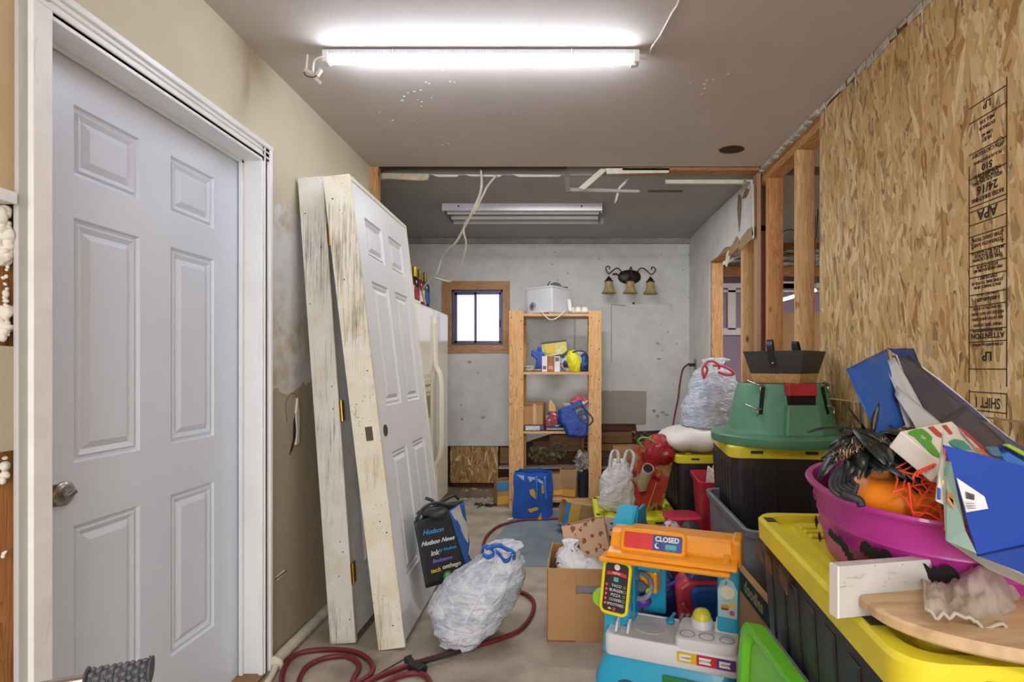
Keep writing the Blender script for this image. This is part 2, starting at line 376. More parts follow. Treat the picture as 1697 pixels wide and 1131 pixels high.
# crack in the wall: thin dark gash with curled paper
ck = thing('wall_left_crack', None, None, (-1.22, 2.4, 1.0), kind='structure')
def onleft(px, py, off=0): Y = 1.22 * F / (CX - px); return Vector((-1.22 + off, Y, CAMZ - (py - CY) / F * Y))
MB().poly([onleft(*p) for p in ((491, 670), (489, 690), (492, 715), (484, 745), (479, 755), (485, 730), (486, 700))], (.003, 0, 0)).build('gash', M('33291f', .9, .2), ck)
MB().poly([onleft(*p) for p in ((491, 660), (494, 690), (493, 735), (488, 738), (490, 715), (488, 690))], (.008, 0, 0)).build('paper_edge', m_gyp, ck)
MB().tube(cat_rom([onleft(*p, .001) for p in ((475, 700), (473, 670), (479, 655), (487, 652), (492, 662))]), .0018, 5).build('crack_line', M('7a705e', .9, .1), ck)
MB().poly([onleft(*p) for p in ((456, 958), (470, 945), (474, 949), (458, 963))], (.004, 0, 0)).build('chip', m_gyp, ck)
MB().tube([onleft(456, 960, .003), onleft(473, 947, .004)], .003, 5).build('gouge', M('4a3c2e', .9, .1), ck)
# lumpy foam bead at the wall base
pts = [PF(456, 1104, .02), PF(470, 1086, .03), PF(500, 1056, .03), PF(530, 1025, .03), PF(545, 1010, .03), PF(580, 965, .03)]
for p in pts: p.x = -1.19
pp = cat_rom(pts, 8); MB().tube(pp, .02, 10, radii=[.022 + .006 * abs(nz(p, 22)) + (.012 if i < 3 else 0) for i, p in enumerate(pp)]).build('foam_pipe', M('d9d0bd', .6, .08, 12, bump=.3, bs=40), smooth=True, label='cream lumpy foam-covered pipe along the foot of the left wall', cat='pipe')
MB().tube(cat_rom([(-1.19, 2.2, .02), (-1.17, 2.14, .015), (-1.16, 2.06, .01), (-1.19, 1.98, .01)]), .012, 8).build('foam_drip', M('d9d0bd', .6, .08, 12, bump=.3, bs=40), smooth=True, label='thin cream foam tail at the foot of the white door casing', cat='foam')
# ---- near-left: open stud bay left of the door
MB().box(-1.36, -1.25, -4, 1.24, 0, 2.44).build('wall_left_sheathing', pine('Z', 'b0743c', '83501f', 'c98f55', knots=False), **ST)
MB().box(-1.25, -1.222, -4, 1.20, 1.60, 2.44).build('wall_left_upper_drywall', wallpaint('d8bf98', 'cfb48b'), **ST)
MB().box(-1.25, -1.224, -4, 1.203, 1.035, 1.265).build('wall_left_drywall_scrap', wallpaint('cfc7b2', 'c2b9a2'), bevel=.004, **ST)
MB().box(-1.25, -1.208, -4, 1.186, 1.575, 1.60).build('trim_1', m_trim, **ST)
fb = MB()
rnd = random.Random(21)
for z0, z1, w_, n_ in ((1.45, 1.57, .017, 22), (1.28, 1.35, .013, 12), (.97, 1.02, .010, 6), (.80, .82, .006, 3), (1.35, 1.45, .006, 12)):
    for i in range(n_): fb.ball((-1.238 + rnd.uniform(-.004, .004), 1.193 - rnd.uniform(0, w_*.9), z0 + (z1-z0)*(i + rnd.random())/n_), w_*rnd.uniform(.45, .95), 16, 12, amp=.7, fr=70, seed=i*3.7, sc=(1, 1, rnd.uniform(.8, 1.5)))
fb.build('spray_foam', M('efece2', .6, .05, 30, bump=.5, bs=90), smooth=True, kind='stuff', label='white spray foam bulging beside the door casing', cat='foam')
# ---- left door: jamb, casing, six-panel leaf
dr = thing('door_1', None, None, (-1.3, 1.75, 0), kind='structure')
def panel_door(W, H, th, M4, mat, parent, name='leaf', both=False, xs=None, zs=None):
    """six-panel leaf; local x = width 0..W, y = thickness (front face at y=0, towards -y), z = height"""
    b = MB(M4)
    st = W * .145; mid = W * .13; pw = (W - 2*st - mid) / 2
    xs = xs or [(st, st + pw), (st + pw + mid, W - st)]
    zs = zs or [(H*.115, H*.40), (H*.505, H*.79), (H*.845, H*.935)]
    xl = [0, xs[0][0], xs[0][1], xs[1][0], xs[1][1], W]; zl = [0, zs[0][0], zs[0][1], zs[1][0], zs[1][1], zs[2][0], zs[2][1], H]
    for side in ((0,) if not both else (0, 1)):
        y0 = 0 if side == 0 else th; sg = 1 if side == 0 else -1
        for i in range(5):
            for j in range(7):
                x0, x1, z0, z1 = xl[i], xl[i+1], zl[j], zl[j+1]
                if i in (1, 3) and j in (1, 3, 5):
                    rings = []
                    for ins, d in ((0, 0), (.005, .008), (.012, .010), (.018, .004), (.032, .011), (.050, .0015)):
                        y = y0 + sg * d; rings.append([(x0+ins, y, z0+ins), (x1-ins, y, z0+ins), (x1-ins, y, z1-ins), (x0+ins, y, z1-ins)])
                    b.loft(rings, cap0=False, cap1=True)
                else: b.add([(x0, y0, z0), (x1, y0, z0), (x1, y0, z1), (x0, y0, z1)], [(0, 1, 2, 3)])
    y1 = th if not both else th
    if not both: b.add([(0, th, 0), (W, th, 0), (W, th, H), (0, th, H)], [(3, 2, 1, 0)])
    b.add([(0, 0, 0), (W, 0, 0), (W, th, 0), (0, th, 0), (0, 0, H), (W, 0, H), (W, th, H), (0, th, H)], [(0, 3, 2, 1), (4, 5, 6, 7), (0, 4, 7, 3), (1, 2, 6, 5)])
    o = b.build(name, mat, parent); m = o.modifiers.new('weld', 'WELD'); m.merge_threshold = .0002
    return o
# leaf plane x=-1.30 facing +x ; width along +Y from 1.365 to 2.14
leaf = panel_door(.865, 2.02, .04, basis((-1.30, 1.272, .008), (0, 1, 0), (-1, 0, 0)), m_doorwhite, dr, 'door_leaf', xs=[(.150, .369), (.495, .711)], zs=[(.265, .794), (.959, 1.603), (1.714, 1.90)])
def lock(yc, zc, par):
    k = MB(); A = Vector((-1.30, yc, zc)); k.lathe([(.031, 0), (.031, .006), (.026, .010), (.018, .012)], 24, basis(A, (0, 1, 0), (0, 0, 1))); o = k.build('door_handle', m_nickel, par, smooth='auto')
    k = MB(); k.lathe([(.012, .008), (.012, .018), (.010, .022)], 16, basis(A, (0, 1, 0), (0, 0, 1))); k.bar(A + Vector((.026, -.010, -.005)), A + Vector((.026, .010, .005)), .007, .008); k.build('thumb_turn', m_nickel, o, smooth='auto')
    k = MB(); k.box(-1.302, -1.2985, yc - .03, yc - .005, zc - .028, zc + .028); k.build('latch_plate', m_nickel, o)
lock(1.39, CAMZ - 211/F*1.39, dr)
jb = MB()
jb.box(-1.34, -1.205, 2.135, 2.16, 0, 2.05); jb.box(-1.34, -1.23, 1.235, 1.258, 0, 2.05) ; jb.box(-1.34, -1.205, 1.235, 2.16, 2.028, 2.055)
jb.box(-1.295, -1.282, 2.12, 2.135, 0, 2.03); jb.box(-1.295, -1.282, 1.26, 2.135, 2.018, 2.03)
jb.build('door_jamb', m_trim, dr, bevel=.0015)
cs = MB()
for (y0, y1) in ((2.125, 2.19),): 
    cs.box(-1.222, -1.205, y0, y1, 0, 2.09); cs.box(-1.222, -1.198, y1 - .018, y1, 0, 2.09); cs.box(-1.222, -1.201, y0 + .012, y0 + .02, 0, 2.09)
cs.build('casing', m_trim, dr, bevel=.003)
cs = MB(); cs.box(-1.222, -1.205, 1.262, 2.19, 2.035, 2.10); cs.box(-1.222, -1.196, 1.2, 2.19, 2.085, 2.105); cs.box(-1.222, -1.200, 1.2, 2.19, 2.045, 2.053); cs.box(-1.222, -1.199, 1.2, 2.19, 2.067, 2.073)
cs.build('head_casing', m_trim, dr, bevel=.003)
cs = MB(); cs.box(-1.226, -1.214, 1.194, 1.217, 0, 2.44); cs.build('casing', M('c9c9c8', .45, .05, 6), dr, bevel=.003)
cs = MB(); cs.box(-1.238, -1.202, 1.216, 1.262, 0, 2.06); cs.build('casing_return', M('f4f4f2', .45, .04, 12, bump=.1), dr, bevel=.002)
# hairline splits in the casing
cr = MB()
for pl in (((60, 60), (56, 90), (57, 120), (63, 140)), ((84, 1000), (80, 1040), (74, 1070))):
    cr.tube([Vector((-1.203, 1.203 * F / (CX - a), CAMZ - (c - CY) / F * (1.203 * F / (CX - a)))) for a, c in pl], .0012, 4)
cr.build('split', M('8a867e', .9, 0), dr)
MB().box(-1.30, -1.2, 1.34, 2.14, 0, .012).build('threshold', M('8d6b45', .6, .2, 20), dr)
# ---- rear room walls
wb = MB()
Yb = 5.2
wx0, wx1, wz0, wz1 = -1.134, -.645, 1.427, 1.955
wb.box(-2.2, wx0, Yb, Yb + .014, .46, 2.44); wb.box(wx1, -.5, Yb, Yb + .014, .46, 2.44); wb.box(wx0, wx1, Yb, Yb + .014, .46, wz0); wb.box(wx0, wx1, Yb, Yb + .014, wz1, 2.44)
wb.add([(-.5, Yb, .46), (-.36, Yb, .52), (-.1, Yb, .60), (.16, Yb, .56), (.26, Yb, .70), (.62, Yb, .70), (.64, Yb, .60), (1.16, Yb, .62), (1.16, Yb, 2.44), (-.5, Yb, 2.44)], [tuple(range(10))])
wb.build('wall_back', m_wallb, **ST)
# exposed framing and boards of the wall's foot, each board a piece
wf = thing('wall_back_foot', None, None, (0, Yb + .05, 0), kind='structure')
bb = MB(); bb.box(-2.2, wx0, Yb + .1, Yb + .13, 0, 2.44); bb.box(wx1, 1.3, Yb + .1, Yb + .13, 0, 2.44); bb.box(wx0, wx1, Yb + .1, Yb + .13, 0, wz0); bb.box(wx0, wx1, Yb + .1, Yb + .13, wz1, 2.44)
bb.build('sheathing', M('5d4330', .85, .35, 6, stretch=(.3, 1, 4)), wf)
mb1 = M('8d6647', .8, .25, 9, stretch=(.3, 1, 3)); mb2 = M('7a5138', .8, .3, 9, stretch=(.3, 1, 3)); mb3 = M('a07a55', .8, .2, 9, stretch=(.3, 1, 3))
for i, (x0, x1, z0, z1, m) in enumerate(((.26, .66, .60, .69, mb2), (.26, .60, .48, .59, mb1), (.27, .62, .40, .47, mb3), (.26, .60, .28, .39, mb1), (-.36, -.12, .28, .50, mb2), (-.2, .1, .40, .56, mb1), (-.05, .12, .42, .50, mb3), (.62, 1.1, .50, .60, mb2), (.64, 1.12, .38, .48, mb1), (-.68, -.54, .28, .44, mb3), (.3, 1.1, .14, .24, mb2), (-.5, .25, .13, .24, mb2), (-1.14, -.6, .04, .105, mb2))):
    MB().box(x0, x1, Yb + .06 - .003*(i % 3), Yb + .1, z0, z1).build('board', m, wf, bevel=.003)
MB().box(-.68, .5, Yb - .03, Yb + .1, .245, .265).build('ledge', M('c9c2b6', .7, .15, 14), wf)
MB().box(.105, .135, Yb + .02, Yb + .06, .24, .66).build('nailer', mb3, wf)
MB().box(-1.2, -.62, Yb - .16, Yb + .1, 0, .06).build('kerb', M('8b7460', .9, .2, 8, bump=.4), wf)
MB().box(-2.2, 1.3, Yb - .04, Yb + .1, 0, .05).build('sill_plate', M('5f4c3d', .9, .3, 8, bump=.4), wf)
# crumpled insulation scraps
ins = MB()
for i in range(26):
    c = random.choice([(-.30, .38), (-.12, .42), (.18, .40), (.42, .34), (.68, .55)]); [ins.add([Vector((c[0] + dx_, Yb + random.uniform(.0, .05), c[1] + dz_)) + Vector((random.gauss(0, .022), random.gauss(0, .01), random.gauss(0, .018))) for k_ in range(4)], [(0, 1, 2), (1, 2, 3), (0, 1, 3)]) for dx_, dz_ in [(random.uniform(-.08, .08), random.uniform(-.08, .07)) for k2 in range(7)]]
ins.build('insulation_scraps', M('8f8a72', .8, .4, 30, bump=.6, bs=60), wf, kind='stuff')
dbs = MB()
for i in range(60):
    x = random.uniform(-1.1, -.55); y = random.uniform(4.75, 5.15); s = random.uniform(.004, .016); z = .06 if y > Yb - .16 else 0
    dbs.box(-s, s, -s*.6, s*.6, 0, s*.5, 0, T(x, y, z + .001, random.uniform(0, 180)))
dbs.build('rubble', M('d2cdc4', .9, .3, 50), kind='stuff', label='bits of plaster rubble at the foot of the back wall', cat='debris')
lf = MB()
for i in range(40): lf.box(-.018, .018, -.006, .006, 0, .004, 0, T(-.72 + random.gauss(0, .06), 4.78 + random.gauss(0, .03), .001 + .002*random.random(), random.uniform(0, 180)))
lf.build('dirt_heap', M('3a2f28', .9, .3), kind='stuff', label='small dark scatter of dirt on the floor left of the shelf', cat='debris')
# OSB patch and taupe drywall patch
MB().box(-1.145, -.69, Yb - .014, Yb - .001, .11, .455).build('osb_patch', m_osbX, wf)
pt = MB(); pt.poly([(.27, Yb - .012, .675), (.72, Yb - .012, .672), (.725, Yb - .012, .985), (.4, Yb - .012, .992), (.385, Yb - .012, .978), (.37, Yb - .012, .992), (.27, Yb - .012, .99)], (0, .010, 0)); pt.build('drywall_patch', wallpaint('a8a096', '9d958b'), wf)
# ceiling cove strip above the back wall
MB().box(-2.2, 1.14, Yb - .05, Yb, 2.395, 2.44).build('trim_2', M('a3a09b', .8, .15, 6), **ST)
MB().box(-2.2, -2.14, 3.31, 5.33, 0, 2.44).build('wall_left_rear', m_wallb, **ST)
MB().box(-2.2, -1.34, 3.33, 3.39, 0, 2.44).build('wall_left_return', m_wallb, **ST)
# scratches, hooks and pencil lines on the back wall
sk = thing('wall_back_marks', None, None, (.3, Yb, 1.4), kind='structure')
for a in (((1013, 505), (1013, 600)), ((1012, 505), (1036, 507)), ((953, 520), (952, 585))):
    MB().tube([P(*a[0], Yb - .003), P(*a[1], Yb - .003)], .0035, 5).build('wire', M('a8957c', .7, .1), sk)
MB().ball(P(1050, 503, Yb - .006), .011, 8, 6).build('screw_hook', m_iron, sk)
MB().ball(P(953, 586, Yb - .006), .01, 8, 6).build('screw_hook', m_iron, sk)
for (x, y) in ((1090, 690), (1098, 684), (1104, 688), (1084, 682), (766, 695), (801, 692), (779, 600), (1090, 570), (1092, 595)):
    MB().poly([P(x + 4*math.cos(a)*random.uniform(.4, 1.3), y + 3*math.sin(a)*random.uniform(.4, 1.2), Yb - .001) for a in [k*math.pi/4 for k in range(8)]], (0, -.001, 0)).build('scuff', M('a39f98', .9, .1), sk)
# ---- window
wn = thing('window_1', None, None, (-.89, Yb, 1.35), kind='structure')
ox0, ox1, oz0, oz1 = -1.222, -.577, 1.352, 2.037
m_wtrim = pine('X', 'b98a5e', '94663c', 'c79c70', knots=False); m_wtrimZ = pine('Z', 'b98a5e', '94663c', 'c79c70', knots=False)
def tp(pts, m, n): MB().poly([(x, Yb - .018, z) for x, z in pts], (0, .018, 0)).build(n, m, wn, bevel=.002)
tp([(ox0, oz1), (ox1, oz1), (wx1, wz1), (wx0, wz1)], m_wtrim, 'window_casing'); tp([(ox0, oz0), (ox1, oz0), (wx1, wz0), (wx0, wz0)], m_wtrim, 'window_casing')
tp([(ox0, oz0), (wx0, wz0), (wx0, wz1), (ox0, oz1)], m_wtrimZ, 'window_casing'); tp([(ox1, oz0), (wx1, wz0), (wx1, wz1), (ox1, oz1)], m_wtrimZ, 'window_casing')
jb = MB(); jb.box(wx0, wx1, Yb, Yb + .1, wz0 - .01, wz0); jb.box(wx0, wx1, Yb, Yb + .1, wz1, wz1 + .01); jb.box(wx0 - .01, wx0, Yb, Yb + .1, wz0, wz1); jb.box(wx1, wx1 + .01, Yb, Yb + .1, wz0, wz1); jb.build('reveal', m_wtrim, wn)
m_alu = M('6a6580', .45, .1, 20, metal=.4)
xm = (789 - CX) / F * (Yb + .04)
def fr(x0, x1, z0, z1, t, y0, y1, nm):
    b = MB(); b.box(x0, x0+t, y0, y1, z0, z1); b.box(x1-t, x1, y0, y1, z0, z1); b.box(x0, x1, y0, y1, z0, z0+t); b.box(x0, x1, y0, y1, z1-t, z1); return b.build(nm, m_alu, wn, bevel=.001)
fr(wx0, wx1, wz0, wz1, .02, Yb + .02, Yb + .06, 'window_frame')
s1 = fr(wx0 + .018, xm + .016, wz0 + .018, wz1 - .018, .024, Yb + .04, Yb + .058, 'sash'); s2 = fr(xm - .014, wx1 - .018, wz0 + .018, wz1 - .018, .022, Yb + .022, Yb + .04, 'sash')
m_pane = NT('frosted_daylight_pane'); m_pane.col('d5d8ea'); m_pane.b.inputs['Roughness'].default_value = .35
pn = m_pane.noise(3, 3); m_pane.link(m_pane.ramp(pn, [(.3, 'd8dbef'), (.7, 'e6e8f8')]), m_pane.b.inputs['Emission Color']); m_pane.b.inputs['Emission Strength'].default_value = .8; m_pane = m_pane.m
MB().box(wx0 + .04, xm - .006, Yb + .047, Yb + .051, wz0 + .04, wz1 - .04).build('pane', m_pane, s1); MB().box(xm + .006, wx1 - .038, Yb + .029, Yb + .033, wz0 + .038, wz1 - .038).build('pane', m_pane, s2)
MB().box(wx1 - .036, wx1 - .022, Yb + .01, Yb + .022, 1.60, 1.67).build('window_latch', m_black, wn)
MB().box(wx0, wx1, Yb, Yb + .03, wz0, wz0 + .012).build('window_sill', M('6d4a42', .5, .1), wn)
# ---- rear room right wall with torn opening
XR = 1.14
def onright(px, py, x=XR): Y = x * F / (px - CX); return Vector((x, Y, CAMZ - (py - CY) / F * Y))
wr = MB()
wr.poly([(XR, 4.46, 0), (XR, 5.2, 0), (XR, 5.2, 2.44), (XR, 4.46, 2.44)], (.013, 0, 0))
wr.poly([(XR, 4.46, 2.44), (XR, 3.43, 2.40), (XR, 3.42, 2.02), (XR, 3.50, 2.06), (XR, 3.62, 2.05), (XR, 3.72, 2.12), (XR, 3.84, 2.07), (XR, 4.0, 2.10), (XR, 4.2, 2.075), (XR, 4.46, 2.075)], (.013, 0, 0))
wr.poly([(XR, 4.46, 0), (XR, 4.46, 1.02), (XR, 3.42, .95), (XR, 3.42, 0)], (.013, 0, 0))
wr.build('wall_right_rear', m_wallb, **ST)
rw = thing('wall_right_framing', None, None, (1.2, 3.4, 0), kind='structure')
def stud(y, x0=1.155, x1=1.245, th=.038, m=None, z0=0, z1=2.36, nm='stud'): return MB().box(x0, x1, y, y + th, z0, z1).build(nm, m or m_pineZ, rw, bevel=.002)
stud(2.85, 1.19, 1.283); stud(3.27, 1.19, 1.283, m=pine('Z', 'cf9157', 'a9683a', 'd9a877', seed=4)); stud(4.42, z1=2.07, m=pine('Z', 'd8a468', 'a87444', 'e2b886', seed=9)); stud(3.64, z1=2.10)
stud(3.36, 1.155, 1.18, .06, M('b08a70', .75, .15, 12, stretch=(1, 1, .1)), z1=2.42, nm='post'); stud(3.42, 1.165, 1.25, .02, M('6f5348', .8, .2, 12, stretch=(1, 1, .1)), z1=2.42, nm='post')
MB().box(1.155, 1.245, 3.42, 4.46, 2.075, 2.11).build('header', m_pineY, rw); MB().box(1.19, 1.28, 1.0, 3.42, 2.36, 2.40).build('top_plate', m_pineY, rw, bevel=.002)
MB().box(1.19, 1.28, 1.0, 3.42, 2.402, 2.44).build('top_plate', pine('Y', 'a87447', '80532e', 'ba8a5b'), rw, bevel=.002); MB().box(1.19, 1.28, 2.57, 3.42, 0, .04).build('sole_plate', m_pineY, rw)
for pl, m in ((((1247, 375), (1240, 380), (1228, 395), (1224, 415), (1230, 412), (1245, 397), (1249, 388)), M('a48a6c', .8, .1)), (((1224, 398), (1212, 407), (1207, 425), (1214, 420), (1226, 408)), M('a48a6c', .8, .1)), (((1208, 414), (1204, 420), (1202, 440), (1205, 443), (1210, 425)), m_gyp), (((1224, 320), (1222, 345), (1225, 385), (1228, 345), (1228, 325)), M('8d6d50', .8, .1)), (((1236, 312), (1230, 330), (1236, 328), (1242, 314)), M('8d6d50', .8, .1)), (((1249, 305), (1246, 310), (1247, 395), (1250, 395)), m_gyp)):
    b = MB(); b.poly([onright(x, y, XR - .004) for x, y in pl], (-.002, 0, 0)); b.build('torn_paper', m, rw)
b = MB()
for i in range(9):
    a = onright(1243 - i*1.2, 303 + i*2); b.bar(a, a + Vector((-.05 + .02*random.random(), -.1 + .1*random.random(), -.03 + .05*random.random())), .012, .003)
b.build('torn_paper_fringe', m_gyp2, rw, kind='stuff')
# outlet with plug on the rear right wall
ol = thing('wall_outlet', 'wall outlet with a black plug in it, on the rear right wall', 'outlet', (XR, 5.0, 1.2))
c = Vector((XR, 4.94, 1.22 + 3/F*5)); MB().box(XR - .006, XR, 4.90, 4.975, c.z - .075, c.z + .05).build('cover_plate', M('8e8a84', .6, .1), ol, bevel=.002)
cd = thing('extension_cord', 'dark red power cord hanging from the outlet at the far right corner', 'cord', (1.09, 4.94, 1.2))
MB().box(XR - .06, XR - .006, 4.92, 4.955, c.z - .016, c.z + .014).build('plug', m_black, cd, bevel=.005)
MB().tube(cat_rom([P(1142, 603, 4.94), P(1132, 612, 4.9), P(1127, 635, 4.85), P(1124, 660, 4.8), P(1118, 690, 4.6), P(1114, 715, 4.4), P(1110, 730, 4.3)]), .008, 6).build('cable', M('6f2638', .5, .1), cd, smooth=True)
# ---- OSB wall (front right): two sheets, printed stamp, paper fringe on top
ow = thing('wall_right', None, None, (1.185, .8, 0), kind='structure')
MB().box(1.18, 1.192, -4, 2.57, 1.078, 2.415).build('strand_board_sheet', m_osb, ow); MB().box(1.178, 1.19, -4, 2.57, 0, 1.072).build('strand_board_sheet', osb('b08a56', '89633a', 'c6a774'), ow)
b = MB(); rnd = random.Random(11); y = .9
while y < 2.56:
    l = rnd.uniform(.03, .10); zz = 2.415 + rnd.uniform(-.008, .01); b.poly([(1.178, y, zz), (1.178, y + l, zz + rnd.uniform(-.01, .01)), (1.176, y + l, 2.436), (1.172, y, 2.438)], (-.002, 0, 0))
    if rnd.random() < .3: b.poly([(1.178, y, zz), (1.178, y + .008, zz), (1.178, y + .003, zz - rnd.uniform(.02, .09))], (-.002, 0, 0))
    y += l + rnd.uniform(0, .012)
y = 2.57
while y < 3.38: b.box(1.165, 1.19, y, y + .035, 2.425 + rnd.uniform(-.01, .005), 2.439); y += rnd.uniform(.035, .06)
b.build('torn_paper_fringe', M('cfcabd', .85, .2, 30, bump=.5, bs=60), ow, kind='stuff')
m_ink = M('3a2c22', .85, .35, 60)
def SM(y, z): return basis((1.1795, y, z), (0, 1, 0), (0, 0, -1))
# stamp: y 1.47 (right edge in view) .. 1.61 ; text reads upside down
def zpx(py, Y=1.54): return CAMZ - (py - CY) / F * Y
y0, y1 = 1.468, 1.606; ym = (y0 + y1) / 2; fr_ = MB()
def ln(za, zb=None, ya=y0, yb=y1, t=.0028):
    zb = za if zb is None else zb; fr_.bar((1.1795, ya, za), (1.1795, yb, zb), .0012, t)
fr_.box(1.179, 1.18, y0 - .002, y0 + .001, zpx(640), zpx(150)); fr_.box(1.179, 1.18, y1 - .0015, y1 + .001, zpx(636), zpx(262))
for py in (160, 187, 241, 284, 333, 341, 364, 384, 412, 435, 455, 485, 505, 545, 566, 612): ln(zpx(py, 1.53))
fr_.box(1.179, 1.18, y0 - .002, y0 + .001, zpx(690), zpx(650)); fr_.box(1.179, 1.18, y1 - .0015, y1 + .001, zpx(684), zpx(648)); ln(zpx(651)); ln(zpx(682))
fr_.build('stamp_border', m_ink, ow)
tx = []
for s, py, sz, bold in (('SHIFT 1', 667, .042, .0006), ('LP', 590, .036, .0012), ('LP ENGINEERED WOOD', 571, .0105, .0002), ('ATTENTION', 556, .022, .0006), ('INSTALL PER INSTRUCTIONS', 548, .0085, .0002), ('PRINT SIDE DOWN', 538, .012, .0002), ('APA RATED SHEATHING', 528, .011, .0002), ('NOTICE: DO NOT SAND', 519, .011, .0002), ('USE SPACERS AT EDGES', 510, .011, .0002), ('1-800-648-6893', 495, .016, .0003), ('CONTACT US AT', 487, .010, .0002), ('SPACE PANELS 1/8 IN', 474, .012, .0003), ('CONFORMS TO PS2-10', 467, .012, .0003), ('EXPOSURE 1', 459, .013, .0003), ('PRP-108 HUD-UM-40C', 446, .012, .0003), ('0325-CSA-2R24', 440, .012, .0002), ('THIS SIDE DOWN', 427, .014, .0004), ('CAT 58 2F16 W24', 421, .012, .0003), ('MADE IN CANADA', 415, .014, .0004), ('STRENGTH AXIS', 402, .014, .0003), ('THIS DIRECTION', 393, .014, .0003), ('APA', 352, .040, .0012), ('RATED SHEATHING', 325, .0165, .0005), ('24/16', 310, .034, .001), ('SIZED FOR SPACING', 297, .013, .0003), ('EXPOSURE 1', 291, .015, .0005), ('THICKNESS 0.418 IN', 285, .013, .0005), ('510', 274, .026, .001), ('PS 2-10 SHEATHING', 262, .012, .0003), ('7/16 CATEGORY', 249, .016, .0004), ('HUD', 229, .016, .0004), ('UM-40', 221, .014, .0003), ('EXTERIOR', 208, .013, .0003), ('MILL 510', 198, .014, .0003), ('LP', 172, .03, .0006)):
    wdt = len(s) * sz * .62; tx.append(text(s, sz, SM(ym, zpx(py, 1.54)), m_ink, None, bold=bold, depth=.0003, sx=min(1.0, .125 / wdt) if wdt > .125 else 1.0))
merge(*tx).build('stamp_lettering', m_ink, ow)
r_ = MB(); cc = SM(y0 + .022, zpx(247)); ring = [cc @ Vector((.012*math.cos(a), .012*math.sin(a), 0)) for a in [i*math.pi/10 for i in range(21)]]; r_.tube(ring, .0012, 4); r_.build('stamp_ring', m_ink, ow)
ar = MB(); 
for yy in (y0 + .014, y1 - .014): ar.bar((1.1795, yy, zpx(408)), (1.1795, yy, zpx(388)), .001, .002, up=(1, 0, 0)); ar.poly([(1.179, yy - .005, zpx(392)), (1.179, yy + .005, zpx(392)), (1.179, yy, zpx(386))], (.001, 0, 0)); ar.poly([(1.179, yy - .005, zpx(404)), (1.179, yy + .005, zpx(404)), (1.179, yy, zpx(410))], (.001, 0, 0))
ar.build('stamp_arrows', m_ink, ow)
# ---- room beyond the studs
m_purple = wallpaint('b09dbb', 'a895b4', blot=.1)
MB().box(1.28, 4.2, 5.6, 5.7, 0, 2.44).build('wall_side_room_back', m_purple, **ST); MB().box(4.1, 4.2, 1, 5.7, 0, 2.44).build('wall_side_room_right', wallpaint('b8a48e', 'a8957f'), **ST); MB().box(1.30, 4.2, .9, 1.0, 0, 2.44).build('wall_side_room_front', wallpaint('b8a48e', 'a8957f'), **ST)
MB().box(1.28, 4.1, 5.40, 5.44, 2.12, 2.22).build('beam_lower', pine('X', 'b07b45', '875a2e', 'c49058'), **ST); MB().box(1.28, 4.1, 5.36, 5.42, 2.38, 2.44).build('beam_upper', pine('X', '95603a', '6f4325', 'a57550'), **ST)
b = MB(); n = 40
rows = [[(1.28 + 2.7*i/n, 5.37 + .05*nz((i*.35, j*.5, 1), 1.7), 2.22 + .16*j/6 + .012*nz((i, j, 4), .9)) for i in range(n+1)] for j in range(7)]
b.loft(rows, False, False, close=False); b.build('foil_duct', M('bdbdbd', .3, .1, 20, metal=1, bump=.9, bs=18), label='crumpled silver foil insulation above the beam in the room beyond the studs', cat='insulation', solid=.004)
w2 = thing('window_2', None, None, (1.7, 5.6, 1.4), kind='structure')
for (x0, x1, z0, z1) in ((1.28, 3.6, 2.03, 2.075), (1.28, 2.8, 1.985, 2.005), (1.62, 1.70, 1.60, 2.03), (1.28, 1.75, 1.545, 1.615), (2.05, 2.5, 2.03, 2.1)): MB().box(x0, x1, 5.575, 5.6, z0, z1).build('window_casing', m_trim, w2)
MB().box(2.0, 4.0, 5.3, 5.35, 0, 1.75).build('partition', M('a5805c', .7, .1, 5, stretch=(1, 1, .3)), kind='structure')
t = thing('glare_strip', 'bright slanting glare strip between the studs, built as a glowing bar', 'lamp', P(1315, 492, 4.4)); MB().cyl(P(1290, 499, 4.4), P(1352, 481, 4.4), .014).build('glowing_bar', emit('ffffff', 2.0), t)  # added glowing bar standing in for a glare line, hung on added wires
for q_ in (P(1352, 481, 4.4), P(1286, 500, 4.4)): MB().cyl(q_, (q_.x, q_.y, 2.445), .003, n=6).build('hanging_wire', m_iron, t)
bw = MB(); bw.tube(cat_rom([P(1296, 385, 4.2), P(1306, 381, 4.2), P(1318, 383, 4.2), P(1350, 400, 4.2), P(1356, 330, 4.2), Vector((P(1356, 330, 4.2).x, 4.2, 2.445))]), .004, 6); bw.build('loose_wire', m_iron, label='thin dark wire crossing the gap between the studs', cat='wire')
# garage behind the camera
MB().box(-1.36, 1.3, -4.1, -4.0, 2.3, 2.44).build('wall_front_header', wallpaint('d8d4cc'), **ST)
